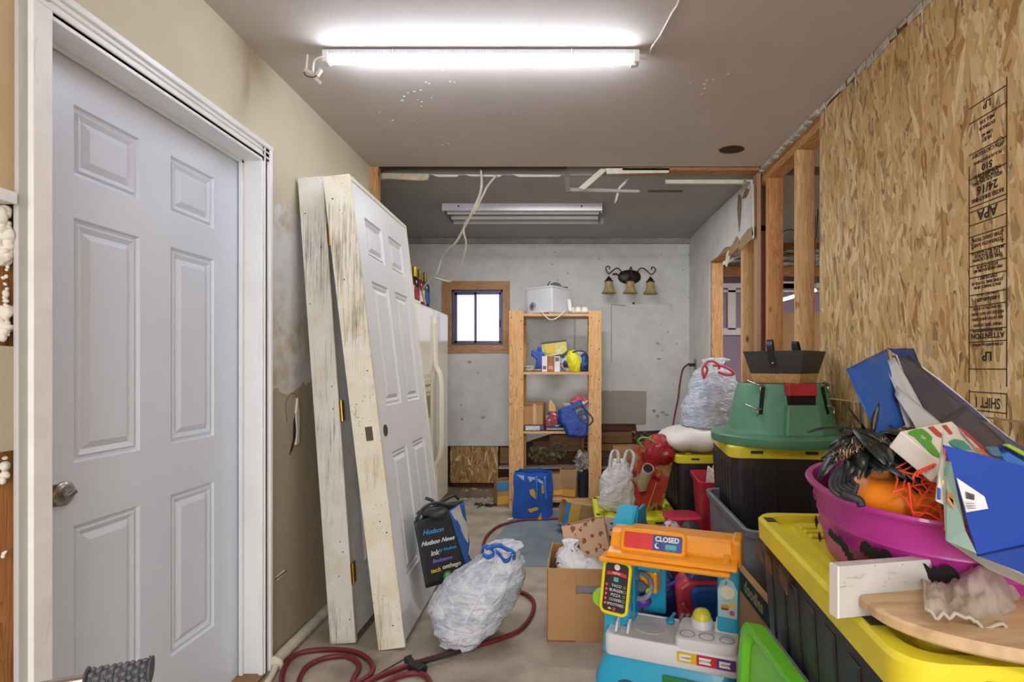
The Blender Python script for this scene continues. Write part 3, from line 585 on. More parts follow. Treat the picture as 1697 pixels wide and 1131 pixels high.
# ---- LED tube lamp on the front ceiling
lt = thing('led_shop_light', 'lit white LED strip light fixed across the front ceiling', 'lamp', (-.3, 2.09, 2.42))
x0, x1, yl, zl = (537 - CX) / F * 2.09, (1058 - CX) / F * 2.09, 2.09, 2.405
h = MB(); h.box(x0, x1, yl - .016, yl + .016, 2.414, 2.434); h.build('housing', M('dfe2ea', .4, .03), lt, bevel=.002)
d = MB(); d.cyl((x0 + .02, yl, 2.398), (x1 - .02, yl, 2.398), .0135, n=20); d.build('diffuser', emit('e9f0ff', TUBE_STRENGTH), lt, smooth='auto')
rb = MB()
for i in range(110): x = x0 + .03 + i * (x1 - x0 - .06) / 109; rb.box(x - .0012, x + .0012, yl - .019, yl - .0165, 2.414, 2.43)
rb.build('reflector_ribs', M('cfd4e2', .4, 0), lt, kind='stuff')
for x in (x0, x1 - .02): MB().box(x, x + .022, yl - .02, yl + .02, 2.385, 2.43).build('end_cap', m_white, lt, bevel=.003)
for x in (x0 + .27, x1 - .26): MB().box(x, x + .006, yl - .024, yl - .018, 2.40, 2.43).build('mounting_clip', m_chrome, lt)
MB().box(x1 - .03, x1 - .01, yl - .01, yl + .01, 2.375, 2.39).build('pull_switch', m_white, lt)
cl = thing('lamp_cable_hook', 'short white cable looped on a hook at the left end of the lit ceiling light', 'cable', (-.98, 2.05, 2.4))
q = lambda x, y, Y=2.07: P(x, y, Y)
MB().tube([q(510, 91), q(508, 114)], .004, 6).build('hook', m_white, cl); MB().tube(cat_rom([q(538, 93), q(523, 99), q(519, 112), q(520, 125)]), .0035, 6).build('cable', m_white, cl, smooth=True)
b = MB(); b.bar(q(506, 117), q(521, 124), .02, .014); b.bar(q(525, 126), q(532, 115), .016, .012); b.bar(q(519, 126), q(531, 138), .012, .012); b.build('clip', M('d8cfc0', .5, .1), cl, bevel=.002)
MB().tube(cat_rom([q(504, 120, 2.05), q(508, 126, 2.05), q(518, 128, 2.05), q(524, 126, 2.05)]), .002, 5).build('dark_wire', m_dark, cl)
MB().tube(cat_rom([(x1, yl, 2.41), P(1074, 97, 2.12), Vector(((1080-CX)/F*2.05, 2.05, 2.425)), Vector((.33, 1.98, 2.433)), Vector((.35, 1.86, 2.434)), Vector((.36, 1.80, 2.434)), Vector((.35, 1.6, 2.434))]), .004, 6).build('wire', M('ded6ca', .5, .05), smooth=True, label='thin white cord running from the lit ceiling light towards the viewer', cat='cord')
# ================================================================ OBJECTS
# ---- two old pre-hung doors leaning on the left wall
m_ag1 = aged('dcdad2', '857a6a', .55, 'Z', 'cfc6b4'); m_ag2 = aged('e8e3d4', '8f7e60', .47, 'Z', 'd9cba8'); m_agw = M('e4e6ea', .45, .03, 4)
def shear(bx, by, tx, ty, H, W, ang):
    """frame for a leaning unit: local x = width away from the viewer, y = outwards towards the room, z = up along the door"""
    up = Vector((tx - bx, ty - by, H)).normalized(); dirw = Vector((math.sin(R(ang)), math.cos(R(ang)), 0)); dirw = (dirw - up * dirw.dot(up)).normalized(); out = dirw.cross(up)
    if out.x < 0: out = -out
    M4 = Matrix.Identity(4)
    for i in range(3): M4[i][0], M4[i][1], M4[i][2], M4[i][3] = dirw[i], out[i], up[i], (bx, by, 0)[i]
    return M4
# front one: near outer-left bottom corner (-.82,2.33), top (-1.07,2.33)
L1 = shear(-.823, 2.33, -1.065, 2.33, 2.05, .9, -1)
d1 = thing('salvaged_door', 'white six-panel door in a cream weathered frame, nearest of the two leaning on the left wall', 'door', (-.78, 2.6, 0))
D = .115; H1 = 2.05; W1 = .86
MB(L1).box(0, .02, 0, D, 0, H1).build('frame_post', m_ag2, d1, bevel=.0015)
MB(L1).box(W1 - .02, W1, 0, D, 0, H1).build('frame_post', m_ag2, d1, bevel=.0015)
MB(L1).box(.02, W1 - .02, 0, D, H1 - .02, H1).build('frame_head', m_ag2, d1, bevel=.0015)
MB(L1).box(.02, W1 - .02, 0, D - .05, 0, .02).build('frame_sill', m_ag2, d1, bevel=.0015)
MB(L1).box(.02, .035, .03, .065, .02, H1 - .02).build('door_stop', m_agw, d1)
lf1 = panel_door(W1 - .046, H1 - .035, .042, L1 @ basis((W1 - .023, D - .004, .018), (-1, 0, 0), (0, -1, 0)), m_agw, d1, 'door_leaf')
kb = MB(L1); kb.lathe([(.026, -.002), (.026, .0015)], 18, basis((.085, D - .003, .93), (1, 0, 0), (0, 0, 1))); kb.build('knob_hole', M('4a443c', .8, .1), lf1)
kb = MB(L1); kb.box(-.002, .0008, .055, .085, .90, .96); kb.build('latch_hole', M('5e5040', .8, .1), d1)
for z in (.10, .5, .55, 1.2, 1.6, 1.95): kb = MB(L1); kb.ball((0, .02 + .08*random.random(), z), .0035, 6, 5); kb.build('nail_head', m_iron, d1)
# rear one
L2 = shear(-1.052, 2.38, -1.205, 2.40, 2.05, .9, 0)
d2 = thing('salvaged_door', 'grey-white weathered door and frame with brass hinges, leaning against the left wall behind the cream-edged one', 'door', (-1.0, 2.7, 0))
MB(L2).box(0, .02, 0, .112, 0, 2.06).build('frame_post', m_ag1, d2, bevel=.0015)
MB(L2).box(.84, .86, 0, .112, 0, 2.06).build('frame_post', m_ag1, d2, bevel=.0015)
MB(L2).box(.02, .84, 0, .112, 2.04, 2.06).build('frame_head', m_ag1, d2, bevel=.0015)
MB(L2).box(.02, .84, 0, .112, 0, .02).build('frame_sill', M('6b6259', .6, .2, 20), d2)
lf2 = panel_door(.81, 2.0, .042, L2 @ basis((.84, .108, .025), (-1, 0, 0), (0, -1, 0)), M('dedfdb', .55, .1, 8), d2, 'door_leaf')
MB(L2).box(.02, .029, .066, .110, .02, 2.03).build('leaf_edge', aged('cfcabc', '8c6a42', .62, 'Z', 'bfae8c'), lf2)
for z in (.30, 1.02, 1.80):
    h = MB(L2); h.box(.0, .05, .111, .114, z - .045, z + .045); h.cyl((.012, .117, z - .047), (.012, .117, z + .047), .006, n=8); h.build('hinge', m_brass, d2, smooth='auto')
for i in range(9): b = MB(L2); b.ball((0, .015 + .085*random.random(), .1 + 1.85*random.random()), .003, 6, 5); b.build('nail_head', m_iron, d2)

# ---- fridge with bottles on top
FX = -1.09
fr = thing('fridge', 'cream side-by-side fridge-freezer behind the leaning doors', 'fridge', (-1.4, 4.35, 0))
m_fr = M('e8e3d4', .28, .02, 3, coat=.4); m_fr2 = M('d9d2bf', .4, .04, 4)
MB().box(-1.85, FX - .06, 3.82, 4.86, .03, 1.67).build('cabinet', m_fr2, fr, bevel=.01)
f1 = MB().box(FX - .055, FX, 3.83, 4.335, .09, 1.685).build('freezer_door', m_fr, fr, bevel=.018, seg=3)
f2 = MB().box(FX - .055, FX, 4.35, 4.85, .09, 1.685).build('fridge_door', m_fr, fr, bevel=.018, seg=3)
for y, sg, dd in ((4.315, -1, f1), (4.37, 1, f2)):
    b = MB(); pts = cat_rom([(FX + .004, y, 1.62), (FX + .012, y, 1.3), (FX + .018, y, 1.22), (FX + .055, y, 1.12), (FX + .058, y, .8), (FX + .055, y, .55), (FX + .02, y, .44), (FX + .008, y, .38), (FX + .004, y, .12)], 5); b.tube(pts, .016, 8); b.build('handle', m_fr, dd, smooth=True)
ds = MB(); ds.box(FX - .002, FX + .012, 3.92, 4.22, .80, 1.17); ds.build('dispenser_frame', M('d8cca8', .45, .06), f1, bevel=.006)
ds = MB(); ds.box(FX + .006, FX + .013, 3.96, 4.18, .83, 1.0); ds.build('dispenser_recess', M('8d8468', .5, .1), f1); ds = MB(); ds.box(FX + .008, FX + .02, 3.98, 4.16, 1.03, 1.13); ds.build('dispenser_panel', m_fr2, f1, bevel=.003)
for i in range(3): ds = MB(); ds.ball((FX + .02, 4.02 + i*.05, 1.08), .009, 8, 6); ds.build('dispenser_button', M('6f5f4a', .4, .1), f1)
MB().box(FX - .05, FX - .02, 3.86, 4.82, .01, .09).build('toe_grille', M('8a8472', .6, .1), fr)
MB().box(-1.4, FX - .01, 3.86, 4.0, 1.685, 1.70).build('hinge_cover', m_fr, fr, bevel=.004)
def bottle(x, y, cap, glass, lab, lid, desc):
    t = thing('wine_bottle', desc, 'bottle', (x, y, 1.686), 'bottles on the fridge'); Mb = T(x, y, 1.672)
    MB(Mb).lathe([(.034, 0), (.037, .01), (.037, .17), (.03, .20), (.016, .225), (.0145, .25)], 16).build('glass', glass, t, smooth='auto')
    MB(Mb).lathe([(.0155, .215), (.0165, .225), (.0165, .298), (.010, .302)], 14).build('capsule', cap, t, smooth='auto')
    MB(Mb).lathe([(.0376, .05), (.0376, .14)], 16, cap0=False, cap1=False).build('label_band', lab, t, smooth='auto')
m_gold = M('d8b23a', .35, .12, 40, metal=.7); g1 = M('2a1614', .15, .1); g2 = M('7c2030', .15, .1); g3 = M('283a58', .2, .1)
bottle(-1.17, 3.94, m_gold, g2, M('d8ccd0', .5, .1), 0, 'wine bottle with a gold neck, nearest the leaning door')
bottle(-1.17, 4.08, m_gold, g1, M('b03a4a', .5, .2, 60), 0, 'wine bottle with a gold neck and red label on the fridge')
bottle(-1.17, 4.22, M('8a7a34', .35, .1, metal=.6), g2, M('e3dccf', .5, .2, 60), 0, 'wine bottle with an olive gold neck on the fridge')
bottle(-1.16, 4.34, M('8a7634', .4, .1, metal=.5), g3, M('3b4f8c', .5, .2, 60), 0, 'wine bottle furthest from the leaning door on the fridge')
t = thing('sparkling_bottle', 'bottle with a large gold foil neck, leftmost on the fridge', 'bottle', (-1.18, 3.9, 1.672), 'bottles on the fridge')
bM = T(-1.165, 3.83, 1.686); MB(bM).lathe([(.036, 0), (.04, .01), (.04, .16), (.03, .20), (.02, .22)], 16).build('glass', g1, t, smooth='auto'); MB(bM).lathe([(.024, .2), (.026, .22), (.024, .30), (.02, .315), (.008, .318)], 14).build('foil', M('dcc672', .3, .15, 60, metal=.6, bump=.5, bs=80), t, smooth='auto'); MB(bM).lathe([(.0406, .03), (.0406, .12)], 16, cap0=False, cap1=False).build('label_band', M('d8d6d0', .5, .1), t, smooth='auto')

# ---- pine storage shelf
sx0, sx1, sy0, sy1 = -.526, .268, 4.66, 4.96
sh = thing('pine_shelf', 'tall pine storage shelf against the back wall', 'shelf', (-.13, 4.8, 0))
for (x0, x1) in ((sx0, sx0 + .125), (sx1 - .11, sx1)):
    MB().box(x0, x1, sy0, sy0 + .02, 0, 1.70).build('post', m_shelfZ, sh, bevel=.002); MB().box(x0 if x0 > 0 else x1 - .045, x1 if x0 < 0 else x0 + .045, sy0 + .02, sy1, 1.60, 1.68).build('side_rail', m_shelfZ, sh); MB().box(x0, x1, sy1 - .02, sy1, 0, 1.70).build('post', m_shelfZ, sh, bevel=.002)
    for z in (.12, .66, 1.165): MB().box(x0 if x0 > 0 else x1 - .03, x1 if x0 < 0 else x0 + .03, sy0 + .02, sy1 - .02, z - .05, z).build('side_rail', m_shelfX, sh)
    for z in (.08, .3, .64, .90, 1.14, 1.4, 1.64):
        for xx, zz in ((x0 + .02, z), (x1 - .02, z - .03)): b = MB(); b.ball((xx, sy0, zz), .005, 7, 5); b.build('screw', m_iron, sh)
for z in (.075, .665, 1.175, 1.675): MB().box(sx0 + .095, sx1 - .085, sy0 + .002, sy1 - .02, z - .022, z).build('shelf_board', m_shelfX, sh, bevel=.0015)
# things on the shelf
def paperbox(name, label, cat, x0, x1, y0, y1, z0, z1, m, rz=0, group=None, flaps=False, **k):
    c = Vector(((x0+x1)/2, (y0+y1)/2, z0)); t = thing(name, label, cat, c, group); Mb = Matrix.Translation(c) @ Matrix.Rotation(R(rz), 4, 'Z')
    w, d, h = x1-x0, y1-y0, z1-z0
    b = MB(Mb); b.box(-w/2, w/2, -d/2, d/2, 0, h); b.build('box_body', m, t, bevel=.002)
    return t, Mb
m_app = M('d9dbe2', .35, .04, 5)
t = thing('deep_fryer', 'white box-shaped kitchen appliance with a round dial, standing on top of the shelf', 'appliance', (-.2, 4.82, 1.675))
am = T(-.19, 4.83, 1.675, -36)
MB(am).hexa([(-.14, -.13, .01), (.14, -.13, .01), (.14, .11, .01), (-.14, .11, .01)], [(-.145, -.14, .235), (.145, -.14, .235), (.145, .13, .235), (-.145, .13, .235)]).build('housing', m_app, t, bevel=.008)
MB(am).box(-.15, .15, -.145, .135, .225, .24).build('lid', m_app, t, bevel=.004)
b = MB(am @ basis((-.075, -.134, .075), (1, 0, 0), (0, .05, 1))); b.lathe([(.036, 0), (.036, .004)], 22); o = b.build('dial', M('9ea3ae', .4, .1), t); b = MB(am @ basis((-.075, -.138, .075), (1, 0, 0), (0, .05, 1))); b.lathe([(.015, 0), (.013, .012)], 12); b.box(-.003, .003, -.03, .03, 0, .006); b.build('dial_knob', M('5c6068', .4, .1), o)
for x in (-.11, .11): MB(am).box(x - .015, x + .015, -.12, .1, 0, .012).build('foot', M('cfcdc8', .5, .05), t)
t = thing('grey_clamp', 'dark grey metal clamp lying on the white appliance', 'tool', (-.13, 4.8, 1.915)); b = MB(T(-.13, 4.82, 1.916, 10)); b.loft([[(x*1.0, y, z) for x, y in sell(r, r*.7, 2.4, 12)] for r, z in ((.055, 0), (.06, .015), (.04, .04), (.02, .05))]); b.build('body', M('6e6e6c', .5, .2, 20), t, smooth='auto'); b = MB(T(-.13, 4.82, 1.916, 10)); b.box(.03, .11, -.012, .012, 0, .014); b.bar((-.08, 0, .007), (-.05, 0, .06), .012, .01); b.bar((-.09, 0, .01), (-.03, 0, .01), .02, .012); b.build('jaw', m_iron, t, bevel=.002)
t = thing('coiled_white_cord', 'white cord looping below the top board of the shelf', 'cord', (-.1, 4.64, 1.6)); MB().tube(cat_rom([P(896, 514, 4.65), P(903, 524, 4.64), P(913, 530, 4.63), P(925, 526, 4.63), P(936, 516, 4.65), (-.04, 4.7, 1.683)], 6), .005, 6).build('cable', M('e3ded0', .5, .03), t, smooth=True)
t = thing('white_bulb_tray', 'white dish with light bulbs at the right end of the top shelf board', 'dish', (.11, 4.8, 1.675)); b = MB(T(.105, 4.8, 1.676)); b.lathe([(.05, 0), (.10, .012), (.105, .02), (.10, .022), (.05, .012)], 24); b.build('dish', M('e5dfcf', .4, .05), t, smooth='auto')
for x, y, r in ((.07, 4.79, .028), (.13, 4.80, .036), (.02, 4.82, .03)):
    b = MB(T(x, y, 1.688)); b.lathe([(.012, 0), (r*.9, .012), (r, .03), (r*.8, .055), (.01, .062)], 14); b.build('bulb', M('ebe6da', .35, .04), t, smooth='auto')
b = MB(); b.bar((.0, 4.72, 1.70), (-.01, 4.80, 1.81), .03, .02); b.build('white_cover', m_white, t, bevel=.003)
# second board
def blob(name, label, cat, c, rx, ry, h, mat, seed=0, amp=.22, fr=9, e=2.3, group=None, n=30, lean=(0, 0), top=.25, M0=None, parent=None, kind=None, wr=0):
    rings = []; K = 16
    for j in range(K + 1):
        s = j / K; prof = math.sin(math.pi * min(1, (s * .9 + .12))) ** .55 if s > .0 else .5
        prof = (.72 + .9*s if s < .3 else 1.0) if s < .5 else 1 - (1-top) * ((s-.5)/.5) ** 2.2
        ring = []
        for i, (x, y) in enumerate(sell(rx*prof, ry*prof, e, n)):
            t_ = math.atan2(y, x); k = 1 + amp * nz((math.cos(t_)*fr*.2, math.sin(t_)*fr*.2, s*fr*.3), 1, seed) + wr * nz((math.cos(t_)*4, math.sin(t_)*4, s*22), 1, seed)
            ring.append((c[0] + x*k + lean[0]*s, c[1] + y*k + lean[1]*s, c[2] + h*s + (amp*.25*h*nz((x*12, y*12, 5), 1, seed) if s > .6 else 0)))
        rings.append(ring)
    b = MB(M0); b.loft(rings)
    if parent is not None: return b.build(name, mat, parent, smooth=True)
    return b.build(name, mat, smooth=True, label=label, cat=cat, group=group, kind=kind)
def crumple(c, scale=8, rough=.5, c2=None, thr=.55, c3=None, sheen=False, bump=.8, bs=14, coat=0):
    key = ('cr', c, c2, c3, scale, rough, thr, bump)
    if key in MATS: return MATS[key]
    t = NT('crumpled_' + c); f = t.noise(scale, 3); base = c
    base = t.mix(t.ramp(t.noise(5, 3), [(.3, 0.0), (.7, .35)]), c, c2 or c)
    if c2: base = t.mix(t.ramp(f, [(thr, 0.0), (thr + .02, 1.0)]), base, c2)
    if c3: base = t.mix(t.ramp(t.noise(scale * 1.7, 2), [(thr + .04, 0.0), (thr + .06, 1.0)]), base, c3)
    t.col(base); t.b.inputs['Roughness'].default_value = rough; t.b.inputs['Coat Weight'].default_value = coat
    r = t.noise(bs, 6, dist=2.0); t.bump(r, bump, .012); MATS[key] = t.m; return t.m
sh2 = 1.176
blob('paper_pile', 'flat pile of papers at the left of the second shelf board', 'paper', (-.33, 4.8, sh2), .10, .09, .055, crumple('c9c2b6', 12, .7, '7a6a5c'), 1, .5, top=.4)
b = MB(); b.loft([[P(x, y, 4.72 + d) for x, y in ((887, 611), (889, 596), (880, 590), (881, 580), (890, 582), (892, 574), (896, 576), (897, 583), (903, 585), (901, 612))] for d in (0, .03, .08)]); b.build('blue_plastic_bag', crumple('1f4fae', 9, .4, '1a3f8e'), bevel=.01, label='crumpled royal blue bag beside the small boxes on the second shelf board', cat='bag')
def flat(pts, th, mat, name, parent=None, **k):
    b = MB(); b.poly(pts, th); return b.build(name, mat, parent, **k)
t = thing('yellow_snack_pack', 'yellow and white snack packet leaning behind the small boxes', 'packet', (-.13, 4.86, 1.18)); flat([P(897, 569, 4.86), P(938, 564, 4.86), P(940, 585, 4.86), P(918, 590, 4.86), P(905, 620, 4.9), P(899, 588, 4.86)], (0, .02, 0), crumple('e6d43c', 14, .35, 'dfe0c4', .5), 'pouch', t, bevel=.004)
flat([P(897, 568, 4.857), P(938, 563, 4.857), P(938, 566, 4.857), P(897, 571, 4.857)], (0, .003, 0), M('4a5a2c', .5, .2, 60), 'top_seal', t); flat([P(900, 573, 4.857), P(921, 571, 4.857), P(921, 584, 4.857), P(906, 586, 4.857)], (0, .003, 0), M('efc61c', .4, .1), 'printed_panel', t)
for i, (a, c, lab, m) in enumerate(((898, 907, 'narrow white carton, left of the three on the second shelf board', M('e4e0e4', .5, .06)), (907.5, 918, 'narrow brown carton between two white ones on the second shelf board', M('a5663c', .5, .25, 30)), (918.5, 928, 'narrow white carton with a dark mark, right of the three small cartons', M('e0dde4', .5, .06)))):
    x0, x1 = (a - CX)/F*4.70, (c - CX)/F*4.70; t, _ = paperbox('small_carton', lab, 'carton', x0, x1, 4.70, 4.80, sh2, 1.31, m, group='cartons on the second shelf board')
    MB().box(x0 + .008, x1 - .008, 4.6985, 4.70, sh2 + (.02 if i < 2 else .09), sh2 + (.05 if i < 2 else .125)).build('printed_label', M(['8a5a5a', 'd8a070', '6a6a74'][i], .5, .3, 80), t)
t = thing('shopping_bundle', 'stuffed bag with a bulging yellow pouch at the right of the second shelf board', 'bag', (.03, 4.8, sh2))
blob('bag_body', None, None, (.04, 4.79, sh2), .135, .09, .19, crumple('cfd4d8', 10, .4, '2f8a44', .52, '3a2d6a'), 5, .25, top=.5, parent=t)
blob('yellow_pouch', None, None, (.045, 4.72, sh2), .06, .05, .185, crumple('e2dc1e', 7, .35, 'd8cf1a'), 3, .2, top=.45, parent=t, lean=(-.03, 0))
blob('blue_pouch', None, None, (.12, 4.76, sh2), .045, .06, .16, crumple('27589c', 8, .35, '152c50'), 9, .2, top=.6, parent=t)
b = MB(); b.tube(cat_rom([P(945, 592, 4.7), P(950, 584, 4.69), P(960, 582, 4.69), P(970, 585, 4.69), P(977, 598, 4.69), P(976, 612, 4.69)]), .006, 6); b.build('strap', M('243040', .6, .1), t, smooth=True)
# third board
s3 = .667
t, _ = paperbox('cardboard_box', 'plain closed cardboard box on the third shelf board', 'box', -.40, -.23, 4.72, 4.93, s3, .90, m_card, rz=-4); MB().box(-.40, -.23, 4.71, 4.722, .895, .905).build('flap', m_card2, t); MB().box(-.325, -.295, 4.712, 4.72, .70, .9).build('tape', M('c8a070', .4, .05), t)
t = thing('red_snack_bag', 'red snack bag with an orange-tan pointed top on the third shelf board', 'bag', (-.17, 4.75, s3)); flat([P(903, 710, 4.73), P(905, 690, 4.73), P(910, 683, 4.73), P(921, 682, 4.73), P(928, 710, 4.73)], (0, .06, 0), crumple('a83848', 16, .35, '2a2442', .55, 'e4dad4'), 'pouch', t, bevel=.008); flat([P(909, 683, 4.75), P(909, 675, 4.75), P(910, 663, 4.75), P(914, 664, 4.75), P(920, 674, 4.75), P(922, 683, 4.75)], (0, .03, 0), crumple('d9ac66', 10, .5, 'e0bb80'), 'pointed_top', t, bevel=.008)
t = thing('label_pack', 'purple flat pack with a white label lying on the third shelf board', 'packet', (-.3, 4.7, s3)); MB().box(-.40, -.22, 4.665, 4.78, s3, s3 + .05).build('pack', M('3f2450', .35, .2, 20), t, bevel=.008); MB().box(-.385, -.26, 4.662, 4.668, s3 + .006, s3 + .044).build('printed_label', M('cdcdd2', .5, .35, 120), t)
t = thing('dark_packet', 'dark flat packet under the blue bag on the third shelf board', 'packet', (-.12, 4.7, s3)); MB().box(-.215, .03, 4.665, 4.80, s3, s3 + .035).build('pack', M('241d33', .3, .2, 20), t, bevel=.006); MB().box(-.2, -.05, 4.662, 4.667, s3 + .012, s3 + .022).build('printed_stripe', M('b9b4bd', .4, .2), t)
b = MB(T(.06, 4.85, s3)); b.lathe([(.11, 0), (.125, .20), (.13, .21), (.13, .23)], 24, e=5, sy=.6); b.build('clear_food_tub', M('b9bab4', .25, .05, trans=.0), bevel=.004, label='translucent grey food tub standing behind the blue bag on the third shelf board', cat='tub')
t = thing('blue_sling_bag', 'royal blue bag with a black strap spilling over the edge of the third shelf board', 'bag', (.06, 4.66, s3))
b = MB(); m_blu = crumple('1c48a4', 6, .42, '163b8c', bump=.6)
b.loft([[P(x, y, Y) for x, y in q_] for q_, Y in (([(928, 678), (948, 670), (960, 664), (973, 690), (973, 720), (965, 725), (942, 722), (936, 705), (930, 700)], 4.62), ([(924, 680), (946, 672), (962, 662), (976, 692), (975, 718), (966, 727), (940, 724), (932, 706), (926, 702)], 4.654), ([(926, 682), (946, 674), (960, 666), (972, 692), (972, 708), (966, 712), (940, 712), (932, 706), (927, 703)], 4.85))]); b.build('bag_body', m_blu, t, bevel=.012, seg=3, smooth='auto')
flat([P(950, 675, 4.61), P(961, 668, 4.61), P(972, 692, 4.61), P(972, 702, 4.61), P(960, 695, 4.61)], (0, .02, 0), crumple('2c3440', 20, .5, '8a97a8', .55), 'dark_lining', t, bevel=.004)
MB().tube(cat_rom([P(963, 672, 4.60), P(974, 684, 4.58), P(982, 694, 4.57), P(980, 702, 4.58), P(973, 706, 4.60)]), .006, 6).build('strap', M('20222c', .6, .1), t, smooth=True)
blob('red_fabric', 'bunched red and white fabric above the blue sling bag', 'fabric', (.085, 4.74, .88), .07, .05, .09, crumple('c02840', 14, .6, 'd8c8cc', .58), 4, .7, top=.3)
# on the bottom board and floor by the shelf
def paperbag(name, label, M4, w, d, h, mat, mat_in=None, group=None, handles=None, flare=1.0, squash=0.0, amp=.006, bands=None, cat='bag', fr=14, seed=0):
    t = thing(name, label, cat, M4.translation, group); b = MB(); N = 5
    def wall(sc, z0, z1, K=8):
        rings = []
        for j in range(K + 1):
            s = j / K; ww, dd = w * (1 + (flare - 1) * s) * sc, d * (1 + (flare - 1) * s) * (1 - squash * s) * sc; ring = []
            cs_ = [(-ww/2, -dd/2), (ww/2, -dd/2), (ww/2, dd/2), (-ww/2, dd/2)]
            for k in range(4):
                a, c = cs_[k], cs_[(k+1) % 4]
                for i in range(N):
                    u = i / N; x = a[0] + (c[0]-a[0])*u; y = a[1] + (c[1]-a[1])*u; z = z0 + (z1-z0)*s
                    o = nz((x*fr, y*fr, z*fr), 1, seed) * amp * (1 if 0 < i else .4); nx, ny = x/(abs(x)+abs(y)+1e-6), y/(abs(x)+abs(y)+1e-6)
                    ring.append(M4 @ Vector((x + nx*o*2, y + ny*o*2, z + (nz((x*9, y*9, 3), 1, seed)*amp*1.5 if s > .9 else 0))))
            rings.append(ring)
        return rings
    o_ = wall(1.0, 0, h); i_ = wall(.975, .004, h); b.loft(o_ + i_[::-1]); b.build('bag_body', mat, t, smooth='auto')
    if bands:
        for (z0, z1, m, sides) in bands:
            s0, s1 = z0/h, z1/h
            for sd in sides:
                q_ = []
                for s, z in ((s0, z0), (s0, z0), (s1, z1), (s1, z1)): pass
                ww0, ww1 = w*(1+(flare-1)*s0)/2, w*(1+(flare-1)*s1)/2; dd0, dd1 = d*(1+(flare-1)*s0)*(1-squash*s0)/2, d*(1+(flare-1)*s1)*(1-squash*s1)/2; e_ = amp + .003
                if sd == 'f': q_ = [(-ww0, -dd0-e_, z0), (ww0, -dd0-e_, z0), (ww1, -dd1-e_, z1), (-ww1, -dd1-e_, z1)]; th = (0, .002, 0)
                elif sd == 'l': q_ = [(-ww0-e_, dd0, z0), (-ww0-e_, -dd0, z0), (-ww1-e_, -dd1, z1), (-ww1-e_, dd1, z1)]; th = (.002, 0, 0)
                else: q_ = [(ww0+e_, -dd0, z0), (ww0+e_, dd0, z0), (ww1+e_, dd1, z1), (ww1+e_, -dd1, z1)]; th = (-.002, 0, 0)
                bb = MB(); bb.poly([M4 @ Vector(p) for p in q_], M4.to_3x3() @ Vector(th)); bb.build('printed_band', m, t)
    if handles:
        for y in (-1, 1):
            yy = y * d * flare * (1 - squash) / 2; a = w * .18
            bb = MB(M4); bb.tube(cat_rom([(-a, yy, h - .03), (-a, yy, h + handles*.5), (-a*.6, yy + .01, h + handles), (a*.6, yy + .01, h + handles), (a, yy, h + handles*.5), (a, yy, h - .03)], 5), .004, 6); bb.build('handle', M('a08a66', .7, .1), t, smooth=True)
    return t
m_bb = M('3f8ac0', .5, .08); m_yb = M('dba844', .5, .08)
paperbag('paper_bag', 'kraft paper bag with blue and yellow corners, left of the shelf post', T(-.60, 4.82, 0, 20), .13, .17, .22, m_kraft, squash=.3, bands=[(.14, .21, m_bb, 'fr'), (.02, .09, m_yb, 'f')])
paperbag('paper_bag', 'upright kraft paper bag with a blue band standing on the bottom shelf board', T(.0, 4.80, .077, -25), .15, .11, .24, m_kraft, squash=.3, flare=1.1, bands=[(.16, .22, m_bb, 'r'), (.01, .07, m_yb, 'f')])
paperbag('paper_bag', 'kraft paper bag half hidden behind the blue tote on the bottom shelf board', T(-.13, 4.82, .077, 12), .16, .13, .20, m_kraft, squash=.5, flare=1.15, bands=[(.02, .06, m_yb, 'f')])
paperbag('paper_bag', 'kraft paper bag lying on its side on the blue floor patch', T(.215, 4.10, .085, 20, 0, -78), .16, .15, .30, m_kraft, squash=.35, flare=1.1, amp=.012, bands=[(.19, .27, M('d2a94c', .5, .08), 'f'), (.27, .31, m_bb, 'fl')])
b = MB(T(.115, 4.78, .077)); b.lathe([(.045, 0), (.055, .20), (.06, .205), (.06, .22), (.05, .222)], 20, e=4); b.build('dark_bin', M('23232c', .4, .1), smooth='auto', label='small dark bin at the right end of the bottom shelf board', cat='bin')
b = MB(); 
for i in range(16): [b.add([Vector((.10 + dx_, 4.80 + dy_, .31 + dz_)) + Vector((random.gauss(0, .022), random.gauss(0, .015), random.gauss(0, .022))) for k_ in range(4)], [(0, 1, 2), (1, 2, 3), (0, 1, 3)]) for dx_, dy_, dz_ in [(random.uniform(-.04, .04), random.uniform(-.03, .03), random.uniform(0, .13)) for k2 in range(7)]]
b.build('clear_plastic_wrap', M('b9b6b2', .2, .2, 20, coat=.5, bump=.6, bs=40), label='crumpled clear plastic wrap above the dark bin', cat='plastic wrap', kind='stuff')
# blue tote bag by the shelf
m_bt = M('1d57b4', .55, .12, 9, bump=.4, bs=14)
t = paperbag('blue_tote_bag', 'blue reusable tote bag with yellow patches on the floor before the shelf', T(-.30, 4.40, 0, -14), .29, .17, .375, m_bt, flare=.98, squash=.2, amp=.016, fr=8)
tm = T(-.30, 4.40, 0, -14)
for k, pl in enumerate((((.0, .24), (.03, .25), (.075, .18), (.06, .16), (.005, .205)), ((-.02, .085), (.06, .11), (.075, .09), (.04, .075), (.01, .06)), ((.065, .01), (.10, .01), (.095, .065)), ((.10, .22), (.125, .22), (.125, .29), (.10, .285)))):
    b = MB(tm); b.poly([(x, -.098 + z*.03, z) for x, z in pl], (0, .006, 0)); b.build('yellow_patch', M('d9a53c', .5, .1), t)
for pl in (((-.11, .355), (-.05, .35), (-.05, .31), (-.075, .33)), ((-.02, .345), (.05, .34), (.11, .31), (.11, .29), (.03, .325), (.0, .30))):
    b = MB(tm); b.poly([(x, -.088, z) for x, z in pl], (0, .006, 0)); b.build('pale_patch', M('a9c4e4', .5, .1), t)
